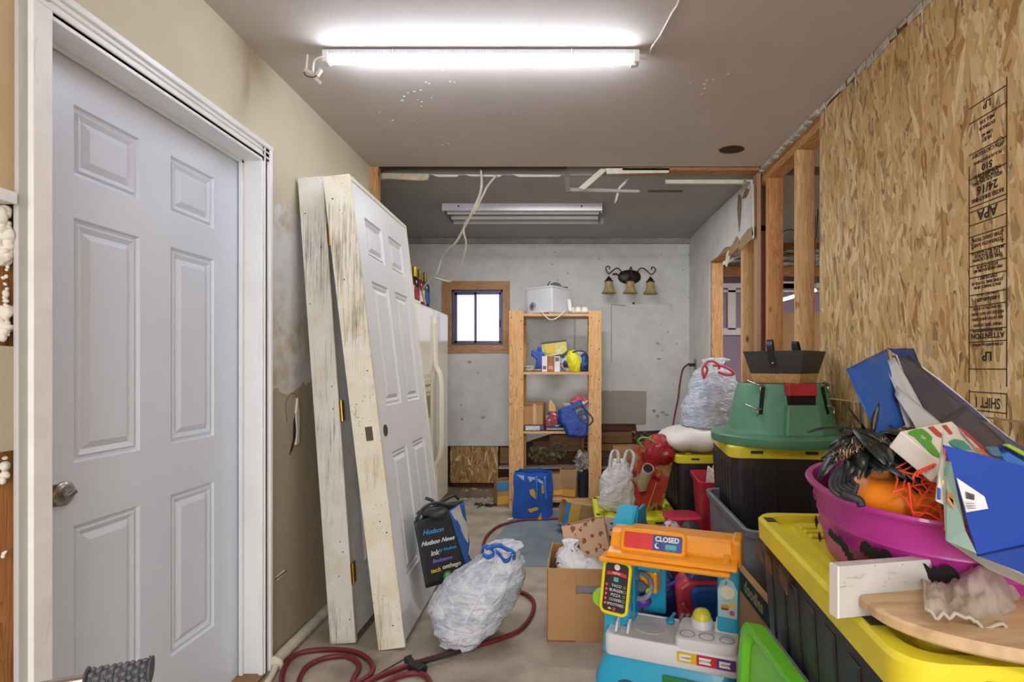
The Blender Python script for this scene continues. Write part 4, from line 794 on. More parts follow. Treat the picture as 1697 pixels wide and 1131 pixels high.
for x0, x1 in ((.055, .125),):
    b = MB(tm)
    for x in (x0, x1): b.tube(cat_rom([(x, -.09, .35), (x + .005, -.105, .33), (x + .01, -.108, .26), (x + .012, -.104, .17)]), .011, 6)
    b.build('handle', M('2f74cf', .5, .08), t, smooth=True)

# ---- wall sconce
SY = 5.12
sc_ = thing('wall_sconce', 'bronze wall sconce with three amber bell shades on the back wall', 'lamp', tuple(P(1043, 459, 5.2)))
b = MB(); cc = P(1043, 459.5, 5.2); b.lathe([(.11, 0), (.108, .012), (.095, .02), (.05, .028)], 32, basis(cc, (1, 0, 0), (0, 0, 1)), e=2.2, sy=.62); b.build('back_plate', m_bronze, sc_, smooth='auto')
m_amber = M('b09a66', .45, .2, 25, bump=.1)
for px, top in ((1009, 464), (1044.5, 463), (1078, 465)):
    c = P(px, 466 if px != 1078 else 467, 5.06)
    b = MB(T(c.x, c.y, c.z)); b.lathe([(.036, -.005), (.037, -.02), (.040, -.055), (.048, -.085), (.064, -.105), (.072, -.115), (.069, -.115), (.045, -.085), (.036, -.05), (.032, -.02), (.03, -.01)], 24, cap0=False, cap1=False); o = b.build('lamp_shade', m_amber, sc_, smooth='auto')
    b = MB(T(c.x, c.y, c.z)); b.lathe([(.042, -.006), (.042, .002), (.03, .008), (.026, .02), (.012, .034), (.006, .045)], 20); b.build('socket_cap', m_bronze, sc_, smooth='auto')
def scroll(pts): b = MB(); b.tube(cat_rom([P(x, y, Y) for x, y, Y in pts], 6), .0055, 7); b.build('arm', m_bronze, sc_, smooth=True)
scroll([(1031, 452, 5.17), (1026, 446, 5.13), (1021, 445, 5.1), (1014, 450, 5.07), (1009, 454, 5.06), (1005, 449, 5.06), (1004, 444, 5.06), (1007, 441.5, 5.06), (1010.5, 443, 5.06), (1009.5, 446, 5.06)])
scroll([(1056, 452, 5.17), (1060, 446, 5.13), (1066, 445, 5.1), (1073, 450, 5.07), (1079, 455, 5.06), (1084, 452, 5.06), (1086.5, 447, 5.06), (1083, 443, 5.06), (1079.5, 444, 5.06), (1080.5, 447.5, 5.06)])
scroll([(1044, 455, 5.16), (1043, 450, 5.12), (1045, 444, 5.09), (1046, 443, 5.07), (1047, 448, 5.06), (1045, 456, 5.06)])
b = MB(); b.tube([P(1016, 455, 5.19), P(1021, 454, 5.17), P(1024, 456, 5.18)], .008, 6); b.build('wire_nut', m_bronze, sc_)

# ---- unlit twin tube fixture on the rear ceiling
tf = thing('fluorescent_fixture', 'unlit white twin-tube ceiling fixture over the rear part of the garage', 'lamp', (-.36, 4.2, 2.44))
fx0, fx1 = (733 - CX)/F*4.07, (998 - CX)/F*4.07
MB().box(fx0, fx1, 4.06, 4.40, 2.42, 2.44).build('pan', M('a8aaae', .4, .04), tf); MB().box(fx0, fx1, 4.05, 4.07, 2.385, 2.44).build('side_reflector', M('b9bbbf', .4, .04), tf, bevel=.003); MB().box(fx0 + .02, fx1 + .03, 4.385, 4.405, 2.375, 2.425).build('side_reflector', M('b9bbbf', .4, .04), tf, bevel=.003)
for y in (4.15, 4.29): MB().cyl((fx0 + .02, y, 2.40), (fx1 - .02, y, 2.40), .0165).build('tube', M('e8e8ea', .25, .02), tf, smooth='auto')
for x in (fx0, fx1 - .012): MB().box(x, x + .012, 4.07, 4.39, 2.375, 2.425).build('end_plate', M('77797d', .5, .1), tf)
for x in (fx0 + .12, fx1 - .16): MB().box(x, x + .01, 4.047, 4.05, 2.41, 2.425).build('clip', m_black, tf)
# ---- hanging cables
t = thing('hanging_cable', 'twisted pair of white cables hanging from the ceiling scar down behind the fridge top', 'cable', tuple(P(800, 283, 3.4)))
MB().tube(cat_rom([P(797, 281, 3.4), P(798, 300, 3.42), P(795, 322, 3.45), P(783, 350, 3.5), P(770, 376, 3.6), P(755, 402, 3.7), P(740, 415, 3.8), P(730, 432, 3.9), P(724, 452, 3.95), P(712, 464, 4.0), P(703, 475, 4.05), P(700, 484, 4.1), (-1.12, 4.2, 1.70)], 6), .0075, 7).build('cable_left', M('d9cfbd', .5, .08), t, smooth=True)
MB().tube(cat_rom([P(823, 290, 3.42), P(808, 308, 3.44), P(798, 328, 3.45), P(785, 352, 3.5), P(773, 366, 3.6), P(768, 384, 3.62), P(772, 402, 3.7), P(768, 425, 3.8), P(758, 452, 3.9), P(748, 466, 3.95), P(735, 465, 3.97), P(718, 461, 4.0), P(705, 472, 4.05), P(698, 482, 4.12)], 6), .0065, 7).build('cable_right', M('cfc6b5', .5, .08), t, smooth=True)

# ================= totes
def tote(name, label, M4, W, L, H, bm, lm=None, group=None, open_=False, taper=.88, ribs=7, walls=.006, ribdepth=.006, cat='tote', lidH=.05):
    t = thing(name, label, cat, M4.translation, group)
    zt = H - (lidH * .55 if not open_ else 0); k0, k1 = taper, .955
    b = MB(M4); o = [(rrect(W*k0, L*(k0+.05), .035), 0), (rrect(W*(k0+.1*(k1-k0)), L*(k0+.055), .04), .03), (rrect(W*k1, L*k1, .04), zt - .03), (rrect(W*k1, L*k1, .04), zt)]
    if open_:
        o[-1] = (rrect(W*k1, L*k1, .04), zt - .028); o += [(rrect(W, L, .045), zt - .028), (rrect(W + .004, L + .004, .045), zt - .004), (rrect(W - .01, L - .01, .045), zt), (rrect(W*k1 - .012, L*k1 - .012, .04), zt - .004), (rrect(W*k0 - .012, L*(k0+.05) - .012, .035), .01)]
    b.outl(o)
    b.build('tote_body', bm, t, smooth='auto')
    def rib(x0, y0, x1, y1, w, ax):
        b = MB(M4)
        z0, z1 = .04, zt - .06
        for dz in (0,):
            if ax == 'x': b.hexa([(x0-ribdepth, y0-w/2, z0), (x0+ribdepth, y0-w/2, z0), (x0+ribdepth, y0+w/2, z0), (x0-ribdepth, y0+w/2, z0)], [(x1-ribdepth, y1-w/2, z1), (x1+ribdepth, y1-w/2, z1), (x1+ribdepth, y1+w/2, z1), (x1-ribdepth, y1+w/2, z1)])
            else: b.hexa([(x0-w/2, y0-ribdepth, z0), (x0+w/2, y0-ribdepth, z0), (x0+w/2, y0+ribdepth, z0), (x0-w/2, y0+ribdepth, z0)], [(x1-w/2, y1-ribdepth, z1), (x1+w/2, y1-ribdepth, z1), (x1+w/2, y1+ribdepth, z1), (x1-w/2, y1+ribdepth, z1)])
            b.build('body_rib', bm, t, bevel=.003) if ribdepth else None
    for sg in (-1, 1):
        for i in range(ribs):
            u = -.5 + (i + .5) / ribs; w = L * .92 / ribs * .5
            rib(sg*W*k0/2, u*L*.86, sg*W*(k1-.012)/2, u*L*.92, w, 'x')
        for i in range(max(2, ribs - 3)):
            nn = max(2, ribs - 3); u = -.5 + (i + .5) / nn; w = W * .9 / nn * .5
            rib(u*W*.8, sg*L*(k0+.05)/2, u*W*.88, sg*L*(k1-.01)/2, w, 'y')
    if not open_:
        h = H; b = MB(M4)
        b.outl([(rrect(W - .012, L - .012, .045), h - lidH), (rrect(W, L, .05), h - lidH), (rrect(W + .004, L + .004, .05), h - .008), (rrect(W - .008, L - .008, .05), h), (rrect(W - .06, L - .06, .045), h), (rrect(W - .075, L - .075, .04), h - .02), (rrect(W - .13, L - .13, .03), h - .02), (rrect(W - .14, L - .14, .03), h - .008)])
        lo = b.build('tote_lid', lm, t, smooth='auto')
        b = MB(M4)
        for sx in (-1, 1):
            for sy in (-1, 1):
                for i in range(3): b.box(sx*(W/2 - .10) - .02, sx*(W/2 - .10) + .02, sy*(L/2 - .12) - .012 + i*.035*-sy, sy*(L/2 - .12) + .012 + i*.035*-sy, h - .01, h - .002)
        b.box(-W*.2, W*.2, -L*.02, L*.02, h - .01, h - .001); b.box(-W*.12, W*.12, -L*.3, -L*.1, h - .01, h - .003); b.box(-W*.12, W*.12, L*.1, L*.3, h - .01, h - .003)
        b.build('lid_embossing', lm, lo, bevel=.004)
        b = MB(M4)
        for sx, sy in ((-1, -.33), (-1, .4), (1, -.33), (1, .4)): b.box(sx*(W/2 - .02) - .012, sx*(W/2 - .02) + .012, sy*L - .02, sy*L + .02, h - .004, h + .0012); b.build('lock_slot', M('3a3a20', .7, .1), lo); b = MB(M4)
        for sx in (-.25, .25): b = MB(M4); b.box(sx*W - .025, sx*W + .025, -L/2 - .004, -L/2 + .01, h - .03, h - .018); b.build('lock_slot', M('3a3a20', .7, .1), lo)
    return t
m_greyt = M('777982', .5, .1, 7, bump=.1, bs=40)
# foreground stack
T1 = T(.739, 1.097, .418, -4.5)
tote('storage_tote', 'large black tote with a yellow lid carrying the magenta tub and wooden board', T1, .52, .77, .40, m_blackp, m_yellow, 'black totes with yellow lids', lidH=.055)
tote('storage_tote', 'black tote at the bottom of the nearest stack, under the yellow-lidded one', T(.755, 1.097, 0, -4.5), .455, .72, .415, m_blackp, m_blackp, lidH=.03)
for yy in (.10, .22, .3): b = MB(T1); b.poly([(-.265, yy, .325), (-.262, yy + .06, .335), (-.262, yy + .05, .30), (-.26, yy + .01, .285)], (.003, 0, 0)); b.build('tape_residue', M('6a4428', .6, .4, 30), bpy.data.objects['storage_tote'])
# middle stack
T2 = T(.925, 2.56, .50, -6.5)
tote('storage_tote', 'black tote with a yellow lid under the green tree stand', T2, .44, .60, .385, m_blackp, m_yellow, 'black totes with yellow lids')
tote('grey_tote', 'tall open grey tote holding the black tote with the tree stand on it', T(.905, 2.33, 0, -2), .50, .72, .62, m_greyt, open_=True, ribs=0, taper=.86)
MB().box(.80, 1.04, 2.2, 2.8, .012, .499).build('tote_support_box', m_card, label='cardboard box inside the grey tote under the black tote', cat='box', bevel=.003)
# rear stack
tote('storage_tote', 'black tote with a yellow lid at the far right, under the white pillow', T(.89, 3.72, .262, 0), .47, .74, .41, m_blackp, m_yellow, 'black totes with yellow lids')
tote('grey_tote', 'low open grey tote under the furthest black tote', T(.875, 3.68, 0, 1), .51, .80, .29, M('5f6066', .5, .1, 7), open_=True, ribs=0)
MB().box(.72, 1.04, 3.4, 4.0, .012, .26).build('tote_support_box', m_card, label='cardboard box inside the low grey tote at the far right', cat='box', bevel=.003)
# low yellow-lidded tote with bags on it
tote('storage_tote', 'low black tote with a bright yellow lid under the red gift bag', T(.40, 3.47, 0, 0), .50, .56, .325, m_blackp, M('dfe030', .38, .06, 8), 'black totes with yellow lids')
# ---- pillow and knotted bag on the rear tote
def trash(name, label, M4, rings, mat, cat='bag', n=56, amp=.018, fr=9, seed=0, cr=.006, ties=None, tm=None, seam=True, group=None):
    t = thing(name, label, cat, M4.translation, group); K = 5; rr = []
    pts = []
    for a in range(len(rings) - 1):
        for j in range(K): s = j / K; s2 = s*s*(3-2*s); pts.append([rings[a][q] + (rings[a+1][q]-rings[a][q])*(s2 if q in (2, 3) else s) for q in range(6)])
    pts.append(list(rings[-1]))
    for (cx, cy, rx, ry, z, tz) in pts:
        ring = []
        for i, (x, y) in enumerate(sell(rx, ry, 2.2, n)):
            th = 2*math.pi*i/n; L_ = math.hypot(x, y) + 1e-6
            d = amp * nz((math.cos(th)*1.2, math.sin(th)*1.2, z*fr*.6), 1, seed) + cr * nz((math.cos(th)*3, math.sin(th)*3, z*60 + math.cos(th)*2), 1, seed) + cr * 1.1 * abs(nz((math.cos(th)*7, math.sin(th)*7, z*9), 1, seed + 9)) * (1.2 if L_ < .09 else 1)
            d *= min(1, L_ / .08)
            ring.append(M4 @ Vector((cx + x + x/L_*d, cy + y + y/L_*d, z + tz * x)))
        rr.append(ring)
    b = MB(); b.loft(rr); b.build('bag_body', mat, t, smooth=True); 
    return t, rr
def film(c='dfe3ea', c2='c3c9d6', tr=.0):
    t = NT('thin_plastic_film'); n = t.noise(4, 3); t.col(t.mix(t.ramp(t.noise(11, 5, t.mapp((1, 1, 2.2)), dist=1.5), [(.38, 0.0), (.62, 1.0)]), c, c2)); t.b.inputs['Roughness'].default_value = .34
    w_ = t.noise(9, 6, t.mapp((1, 1, 2.6)), dist=2.5); w2_ = t.vor(16, t.mapp((1, 1, 1.6)), feat='DISTANCE_TO_EDGE', out='Distance'); t.bump(t.math('ADD', w_, t.math('MULTIPLY', t.math('MINIMUM', w2_, .15), 1.5)), .6, .02); t.b.inputs['Specular IOR Level'].default_value = .4; return t.m
m_film = film(); m_film2 = film('e6e6e6', 'd2d2d4')
pc = T(.80, 3.60, .672); b = MB(pc)
rings = []
for j in range(9):
    s = j / 8; z = .15 * s; k = math.sin(math.pi * (s * .86 + .07)) ** .5; rings.append([(x*k*(1 + .06*nz((x*9, y*9, z*20), 1, 3)), y*k, z + .02*nz((x*6, y*6, 1), 1, 4)) for x, y in sell(.21, .27, 3.2, 40)])
b.loft(rings); b.build('white_pillow', M('e4e0dc', .7, .04, 6, bump=.35, bs=12), smooth=True, label='flat white pillow-like sack on the furthest black tote', cat='pillow')
t, _ = trash('knotted_bag', 'translucent white bin bag with red drawstrings on the white sack', T(.95, 3.62, .79), [(-.02, 0, .11, .10, 0, 0), (-.03, 0, .175, .16, .05, 0), (-.01, 0, .185, .16, .16, 0), (.0, 0, .165, .14, .28, 0), (.0, 0, .125, .10, .38, 0), (.0, 0, .06, .05, .44, 0), (.02, 0, .075, .03, .475, 0), (.03, 0, .04, .012, .49, 0)], film('d9dee8', 'a9b7d2'), cr=.018, amp=.02, seed=4)
m_red = M('d9525c', .45, .1)
for pl in (((1166, 625), (1164, 612), (1170, 602), (1180, 599), (1190, 604), (1192, 612)), ((1182, 606), (1195, 607), (1208, 612), (1216, 620), (1205, 622), (1190, 617)), ((1168, 604), (1172, 614), (1166, 628))):
    b = MB(); b.tube(cat_rom([P(x, y, 3.42 + .01*i) for i, (x, y) in enumerate(pl)]), .008, 6); b.build('drawstring', m_red, t, smooth=True)
# ---- red bin with papers
rbn = T(.85, 3.12, 0, -4); t = thing('red_bin', 'tall red plastic bin full of papers beside the grey tote', 'bin', rbn.translation)
b = MB(rbn); b.outl([(rrect(.17, .24, .03), 0), (rrect(.25, .35, .035), .56), (rrect(.27, .37, .035), .562), (rrect(.275, .375, .035), .59), (rrect(.262, .362, .035), .592), (rrect(.24, .34, .035), .57), (rrect(.165, .235, .03), .01)]); b.build('bin_body', M('b3243f', .38, .08, 6), t, smooth='auto')
for i, (dx, c, hh) in enumerate(((-.10, 'd8d4cc', .63), (-.085, 'c86a3a', .62), (-.07, 'e0dcd4', .635), (-.05, '3f7fb8', .62), (-.03, '2d2a58', .625), (-.01, 'e6e2da', .64), (.015, 'b58a5a', .66), (.04, 'cfc8ba', .65))):
    MB(rbn @ T(dx, .0, 0, 0, 0, 6)).box(-.005, .005, -.14, .12, .10, hh).build('folder', M(c, .6, .3, 40), label=['cream', 'orange', 'white', 'light blue', 'dark purple', 'bright white', 'brown', 'pale tan'][i] + ' folder standing in the red bin', cat='folder', group='folders in the red bin')
# ---- green tree stand
ts = thing('tree_stand', 'green plastic Christmas tree stand on the middle black tote', 'tree stand', (.945, 2.46, .886))
m_grn = M('5a9578', .42, .12, 5, bump=.05); GS = T(.955, 2.47, .886)
b = MB(GS); b.lathe([(.30, .0), (.305, .01), (.305, .035), (.295, .042), (.245, .05), (.235, .065), (.19, .25), (.183, .26), (.165, .26), (.165, .20), (.16, .10), (.02, .10)], 56, cap0=True, cap1=True); b.build('stand_body', m_grn, ts, smooth='auto')
b = MB(GS); b.hexa([(-.075, -.26, .045), (.085, -.26, .045), (.085, -.1, .045), (-.075, -.1, .045)], [(-.06, -.235, .175), (.072, -.235, .175), (.072, -.1, .175), (-.06, -.1, .175)]); b.build('water_well', m_grn, ts, bevel=.008)
b = MB(GS); b.box(-.048, .06, -.225, -.19, .174, .215); b.build('well_opening', m_dark, ts); b = MB(GS); b.box(-.055, .062, -.235, -.17, .212, .262); b.build('red_clamp_block', M('b1202c', .4, .1), ts, bevel=.004)
for a in (-42, 38, 150):
    d = Vector((math.sin(R(a)), -math.cos(R(a)), 0)); s_ = Vector((math.cos(R(a)), math.sin(R(a)), 0)); p0 = d * .205 + Vector((0, 0, .16))
    b = MB(GS); b.bar(d*.212 + Vector((0, 0, .13)), d*.190 + Vector((0, 0, .245)), .016, .02, up=tuple(d)); b.build('slot', m_dark, ts)
    for zz, rr_ in ((.155, .215), (.255, .19)):
        b = MB(GS); p = d*rr_ + Vector((0, 0, zz)); b.tube(cat_rom([p - d*.05, p + d*.03, p + d*.035 + s_*(-.03) + Vector((0, 0, .01)), p + d*.03 + s_*(-.055) + Vector((0, 0, .018))], 4), .005, 7); b.tube([p + d*.03, p + d*.03 + Vector((0, 0, -.03))], .004, 6); b.build('eye_bolt', m_chrome, ts, smooth=True)
# basket on the stand
BK = T(.975, 2.47, 1.147, -43); bk = thing('tapered_basket', 'dark flared planter box with a wooden base band and leather straps on the tree stand', 'basket', BK.translation)
def frus(w0, w1, z0, z1, th=.008):
    b = MB(BK); b.outl([([(x*w0, y*w0) for x, y in ((-.5, -.5), (.5, -.5), (.5, .5), (-.5, .5))], z0), ([(x*w1, y*w1) for x, y in ((-.5, -.5), (.5, -.5), (.5, .5), (-.5, .5))], z1), ([(x*(w1-th*2), y*(w1-th*2)) for x, y in ((-.5, -.5), (.5, -.5), (.5, .5), (-.5, .5))], z1), ([(x*(w0-th*2), y*(w0-th*2)) for x, y in ((-.5, -.5), (.5, -.5), (.5, .5), (-.5, .5))], z0 + .004)]); return b
frus(.205, .222, 0, .042).build('wood_band', pine('X', 'c99a63', 'a06c39', 'd9b27e', knots=False), bk, bevel=.001); frus(.222, .272, .042, .142, .004).build('black_wall', M('3b3a39', .6, .08, 30), bk, bevel=.001)
for sg, x in ((-1, .0), (1, .02)):
    b = MB(BK); pts = [(x, sg*.128, .075), (x - .006, sg*.137, .12), (x - .012, sg*.140, .16), (x - .016, sg*.128, .188), (x - .018, sg*.112, .19), (x - .016, sg*.108, .16), (x - .01, sg*.112, .12)]
    pts = cat_rom(pts, 4); vs = []; 
    b.loft([[Vector(p) + Vector((dx, 0, 0)) + Vector((0, sg*dy, 0)) for dx, dy in ((-.013, -.0015), (.013, -.0015), (.013, .0015), (-.013, .0015))] for p in pts]); o = b.build('leather_strap', M('1f2226', .35, .1), bk)
    b = MB(BK); b.ball((x, sg*.133, .088), .006, 10, 8); b.build('rivet', m_chrome, o, smooth=True)
# ================= magenta party tub and what is in it
TB = T(.785, 1.065, .832, 0, 5)
tb = thing('party_tub', 'large magenta oval plastic tub with black bat stickers on the nearest yellow lid', 'tub', TB.translation)
m_mag = M('b0308e', .36, .06, 5, coat=.2)
def ov(a, b_, z, n=64): return [(x, y, z) for x, y in sell(a, b_, 2.35, n)]
A_, B_ = .298, .222; ZS = .80
b = MB(TB); rings = []
for k, z in ((.86, 0), (.875, .01), (.905, .05), (.92, .072), (.93, .076), (.925, .082), (.94, .11), (.95, .114), (.945, .12), (.975, .165), (.985, .18), (1.02, .185), (1.03, .192), (1.02, .198), (.985, .196), (.955, .165), (.85, .012), (.5, .008)): rings.append(ov(A_*k, B_*k, z*ZS))
b.loft(rings); o = b.build('tub_body', m_mag, tb, smooth='auto', sub=0)
# handle opening on the left-far wall: dark slot with a moulded lip
def tubp(th, z, off=.0):
    k = .868 + .66 * z + off / .25; x, y = A_*k*math.copysign(abs(math.cos(th))**(2/2.35), math.cos(th)), B_*k*math.copysign(abs(math.sin(th))**(2/2.35), math.sin(th)); return TB @ Vector((x, y, z*ZS))
def tubfind(px, py):
    best = (1e9, 0, 0)
    for i in range(120, 300, 2):
        for j in range(0, 38):
            p = tubp(R(i), j*.005); d = (p.x/p.y*F + CX - px)**2 + (CY + (CAMZ - p.z)/p.y*F - py)**2
            if d < best[0]: best = (d, R(i), j*.005)
    return best[1], best[2]
HT, HZ = tubfind(1364, 818)
hs = [tubp(HT + .11*math.copysign(abs(math.cos(a))**.7, math.cos(a)), HZ + .016*math.copysign(abs(math.sin(a))**.7, math.sin(a)), .008) for a in [i*math.pi/12 for i in range(24)]]
b = MB(); b.add(hs, [tuple(range(24))]); b.build('handle_opening', M('5a1048', .6, .05), tb); b = MB(); b.tube(hs + hs[:1], .0035, 6); b.build('handle_lip', m_mag, tb, smooth=True)
# bat stickers
def bat(s, th, z, rot=0, sx=1.0):
    half = [(0, .30), (.05, .42), (.10, .30), (.18, .22), (.34, .40), (.58, .45), (.80, .32), (.95, .08), (.99, -.22), (.82, -.08), (.70, -.28), (.55, -.10), (.42, -.34), (.28, -.12), (.16, -.38), (.06, -.26)]
    pts = half + [(-x, y) for x, y in half[::-1]][:-1]; r = R(rot)
    vs = []
    for x, y in pts:
        xx, yy = (x*math.cos(r) - y*math.sin(r))*s*sx, (x*math.sin(r) + y*math.cos(r))*s
        vs.append(tubp(th + xx*1.35 / .26, z + yy*2.0, .0105))
    c = sum(vs, Vector()) / len(vs); n = len(vs); b = MB(); b.add(vs + [tubp(th, z, .010)], [(i, (i+1) % n, n) for i in range(n)]); b.build('bat_sticker', M('17131a', .5, .1), tb)
for s, px, py, rot in ((.019, 1363, 868, 0), (.017, 1369, 893, -8), (.020, 1397, 893, 4), (.024, 1421, 925, 35), (.027, 1462, 920, 4), (.017, 1491, 944, -20), (.027, 1550, 948, -5)): th, z = tubfind(px, py); bat(s, th, z, -rot)
m_yb2 = M('d6a0a8', .5, .2)
# hat
zr = 1.0
b = MB(T(.665, 1.14, .90, 20)); b.lathe([(.02, .0), (.10, .0), (.115, .04), (.105, .09), (.07, .125), (.02, .135)], 30); b.build('grey_felt_hat', M('3d3c42', .85, .1, 20), smooth='auto', label='dark grey felt hat at the far left inside the magenta tub', cat='hat')
b = MB(T(.80, 1.09, .86)); b.lathe([(.02, 0), (.13, .01), (.15, .06), (.14, .12), (.08, .15), (.02, .155)], 28, sy=.95); b.build('black_cloth_bundle', crumple('1d1c20', 8, .8, '2c2a30'), smooth=True, label='black cloth bundle filling the magenta tub under the feathers', cat='cloth')
# ruffled black coil
t = thing('ruffled_collar', 'black ruffled ribbon coil hanging over the left rim of the magenta tub', 'ribbon', (.52, 1.0, .99))
for k in range(6):
    r = k * .0065; b = MB(); b.tube(cat_rom([P(1402 + k*5, 772 - k*3, .98), P(1384 + k*6, 784 - k*1, .97), P(1376 + k*7, 800, .955), P(1381 + k*6.5, 815 - k*3, .94), P(1398 + k*4, 825 - k*4, .93), P(1416 + k*1, 830 - k*5, .92)], 5), .004, 6); b.build('ruffle', M('34353b', .6, .15, 60), t, smooth=True)
b = MB(); b.tube(cat_rom([P(1395, 818, .93), P(1412, 825, .92), P(1424, 830, .915), P(1428, 840, .91)]), .007, 8); b.build('ribbon_tail', M('2a2a30', .6, .15), t, smooth=True)
# feathers
ft = thing('feather_headdress', 'headdress of glossy black-green feathers with a brown down fringe in the magenta tub', 'feathers', (.62, 1.02, 1.0))
rnd = random.Random(5)
def feather(b, p, d, L, w, droop, side):
    d = Vector(d).normalized(); s_ = d.cross(Vector((0, 0, 1))).normalized(); prev = []
    n = 7; L0 = []; R0 = []; C0 = []
    for i in range(n):
        u = i/(n-1); c = Vector(p) + d*L*u + Vector((0, 0, -droop*u*u)) + s_*side*u*u; ww = w * (math.sin(math.pi*min(1, u*.93 + .06)) ** .6); C0.append(c + Vector((0, 0, .003))); L0.append(c + s_*ww); R0.append(c - s_*ww)
    vs = L0 + C0 + R0; fs = []
    for i in range(n-1): fs += [(i, i+1, n+i+1, n+i), (n+i, n+i+1, 2*n+i+1, 2*n+i)]
    b.add(vs, fs)
m_fth = NT('feather_vane'); m_fth.col(m_fth.ramp(m_fth.noise(14, 2), [(.35, '101114'), (.6, '1f2a28'), (.75, '2f4a58')])); m_fth.b.inputs['Roughness'].default_value = .32; m_fth.bump(m_fth.noise(1, 3, m_fth.mapp((30, 300, 30))), .4, .003); m_fth = m_fth.m
c0 = P(1452, 728, 1.0)
for i in range(60):
    a = R(rnd.uniform(175, 370)); b = MB(); r = rnd.uniform(.0, .06)
    d = (math.cos(a), math.sin(a)*.8, rnd.uniform(-.45, .25)); p = c0 + Vector((rnd.uniform(-.06, .08), rnd.uniform(-.02, .03), rnd.uniform(-.02, .02)))
    feather(b, p, d, rnd.uniform(.055, .095), rnd.uniform(.011, .017), rnd.uniform(.015, .05), rnd.uniform(-.02, .02)); b.build('feather', m_fth, ft, smooth=True, solid=.0008)
for i, (tx_, ty_, tz_) in enumerate(((-.4, .2, 1.0), (-.1, .1, 1), (-.6, 0, .8), (.1, .2, .9))):
    b = MB(); feather(b, c0 + Vector((-.03 + i*.01, .01, .01)), (tx_, ty_, tz_), .05, .006, -.005, .01); b.build('feather', m_fth, ft, smooth=True, solid=.0008)
b = MB()
for i in range(520):
    u = rnd.random(); p = P(1380 + 155*u, 772 - 36*math.sin(math.pi*min(1, u*.9 + .12)) + rnd.gauss(0, 5), .965 + rnd.gauss(0, .012)); d = Vector((rnd.gauss(0, 1), rnd.gauss(0, 1) - .6, rnd.gauss(0, 1))).normalized()
    s_ = d.cross(Vector((0, 0, 1))).normalized() * .0009; L = rnd.uniform(.006, .016); b.add([p - s_, p + s_, p + d*L], [(0, 1, 2)], i % 2)
b.build('down_fringe', [M('8a6f55', .8, .2, 60), M('c4ab8a', .8, .2, 60)], ft, kind='stuff')
b = MB()
for i in range(90):
    u = rnd.random(); p = P(1400 + 130*u, 750 - 14*math.sin(math.pi*u) + rnd.gauss(0, 5), .985 + rnd.gauss(0, .01)); b.ball(p, rnd.uniform(.006, .012), 7, 5, amp=1.0, fr=90, seed=i)
b.build('down_base', M('3a3029', .9, .3, 60, bump=.6, bs=120), ft, kind='stuff')
# pumpkin
pc = P(1482, 824, 1.0); pk = thing('toy_pumpkin', 'bright orange ribbed toy pumpkin in the magenta tub', 'pumpkin', pc)
b = MB(); rings = []
for j in range(1, 14):
    a = math.pi*j/14; ring = []
    for i in range(56):
        t_ = 2*math.pi*i/56; rr = .080 * (math.sin(a)**.8) * (1 - .09*abs(math.cos(t_*4))**.5 + .03*math.sin(t_*3)); ring.append((pc.x + rr*math.cos(t_), pc.y + rr*math.sin(t_), pc.z - .050*math.cos(a) + (-.012 if j > 11 else 0)))
    rings.append(ring)
b.loft(rings); b.build('pumpkin_body', M('f78c1e', .42, .06, 9, bump=.1), pk, smooth=True)
b = MB(); b.lathe([(.012, .03), (.009, .046), (.011, .054)], 10, Matrix.Translation(pc)); b.build('stem', M('c8741c', .5, .1), pk, smooth='auto')
c2 = P(1550, 860, .97); b = MB(); rings = []
for j in range(1, 12):
    a = math.pi*j/12; rings.append([(c2.x + .055*math.sin(a)*math.cos(t_)*(1 - .08*abs(math.cos(4*t_))), c2.y + .06*math.sin(a)*math.sin(t_), c2.z - .045*math.cos(a)) for t_ in [2*math.pi*i/48 for i in range(48)]])
b.loft(rings); 
mp_ = NT('speckled_orange'); mp_.col(mp_.mix(mp_.ramp(mp_.noise(30, 4), [(.45, 0.0), (.6, 1.0)]), 'd9691a', '8a6a3a')); mp_.bump(mp_.noise(50, 4), .5, .01)
b.build('speckled_pumpkin', mp_.m, smooth=True, label='speckled orange-brown pumpkin under the orange spider web in the tub', cat='pumpkin')
# spider web ornament
wb_ = thing('spider_web', 'orange-red plastic spider web ornament with a spider in the magenta tub', 'ornament', P(1545, 800, .86))
WC = P(1547, 800, .90); ux = Vector((1, -.15, .2)).normalized(); uy = Vector((-.1, .6, .8)).normalized()
def wp(r, a): return WC + ux*(r*math.cos(a)) + uy*(r*math.sin(a)) + Vector((0, 0, -r*r*2.0))
m_web = M('f0522a', .4, .05); angs = [i*2*math.pi/9 + .3 for i in range(9)]
for a in angs: b = MB(); b.tube([wp(.0, a), wp(.03, a), wp(.062 + .012*math.sin(a*3), a)], .0018, 5); b.build('web_spoke', m_web, wb_)
for r in (.018, .032, .047, .06):
    b = MB(); pts = []
    for i, a in enumerate(angs + angs[:1]):
        a1 = angs[(i+1) % 9] if i < 9 else a; pts.append(wp(r, a))
        if i < 9: pts.append(wp(r*.86, a + math.pi/9))
    b.tube(pts, .0016, 5); b.build('web_ring', m_web, wb_)
b = MB(); b.ball(wp(.006, .5) + Vector((0, 0, .006)), .011, 12, 8, sc=(1.3, .9, .8)); b.ball(wp(.016, .3) + Vector((0, 0, .007)), .007, 10, 7); o = b.build('spider', M('ff5a30', .35, .05), wb_, smooth=True)
for i in range(6):
    a = i*math.pi/3 + .2; b = MB(); q0 = wp(.006, .5) + Vector((0, 0, .006)); b.tube(cat_rom([q0, q0 + ux*.014*math.cos(a) + uy*.014*math.sin(a) + Vector((0, -.004, .006)), q0 + ux*.026*math.cos(a) + uy*.022*math.sin(a)]), .0013, 5); b.build('spider_leg', m_web, o)
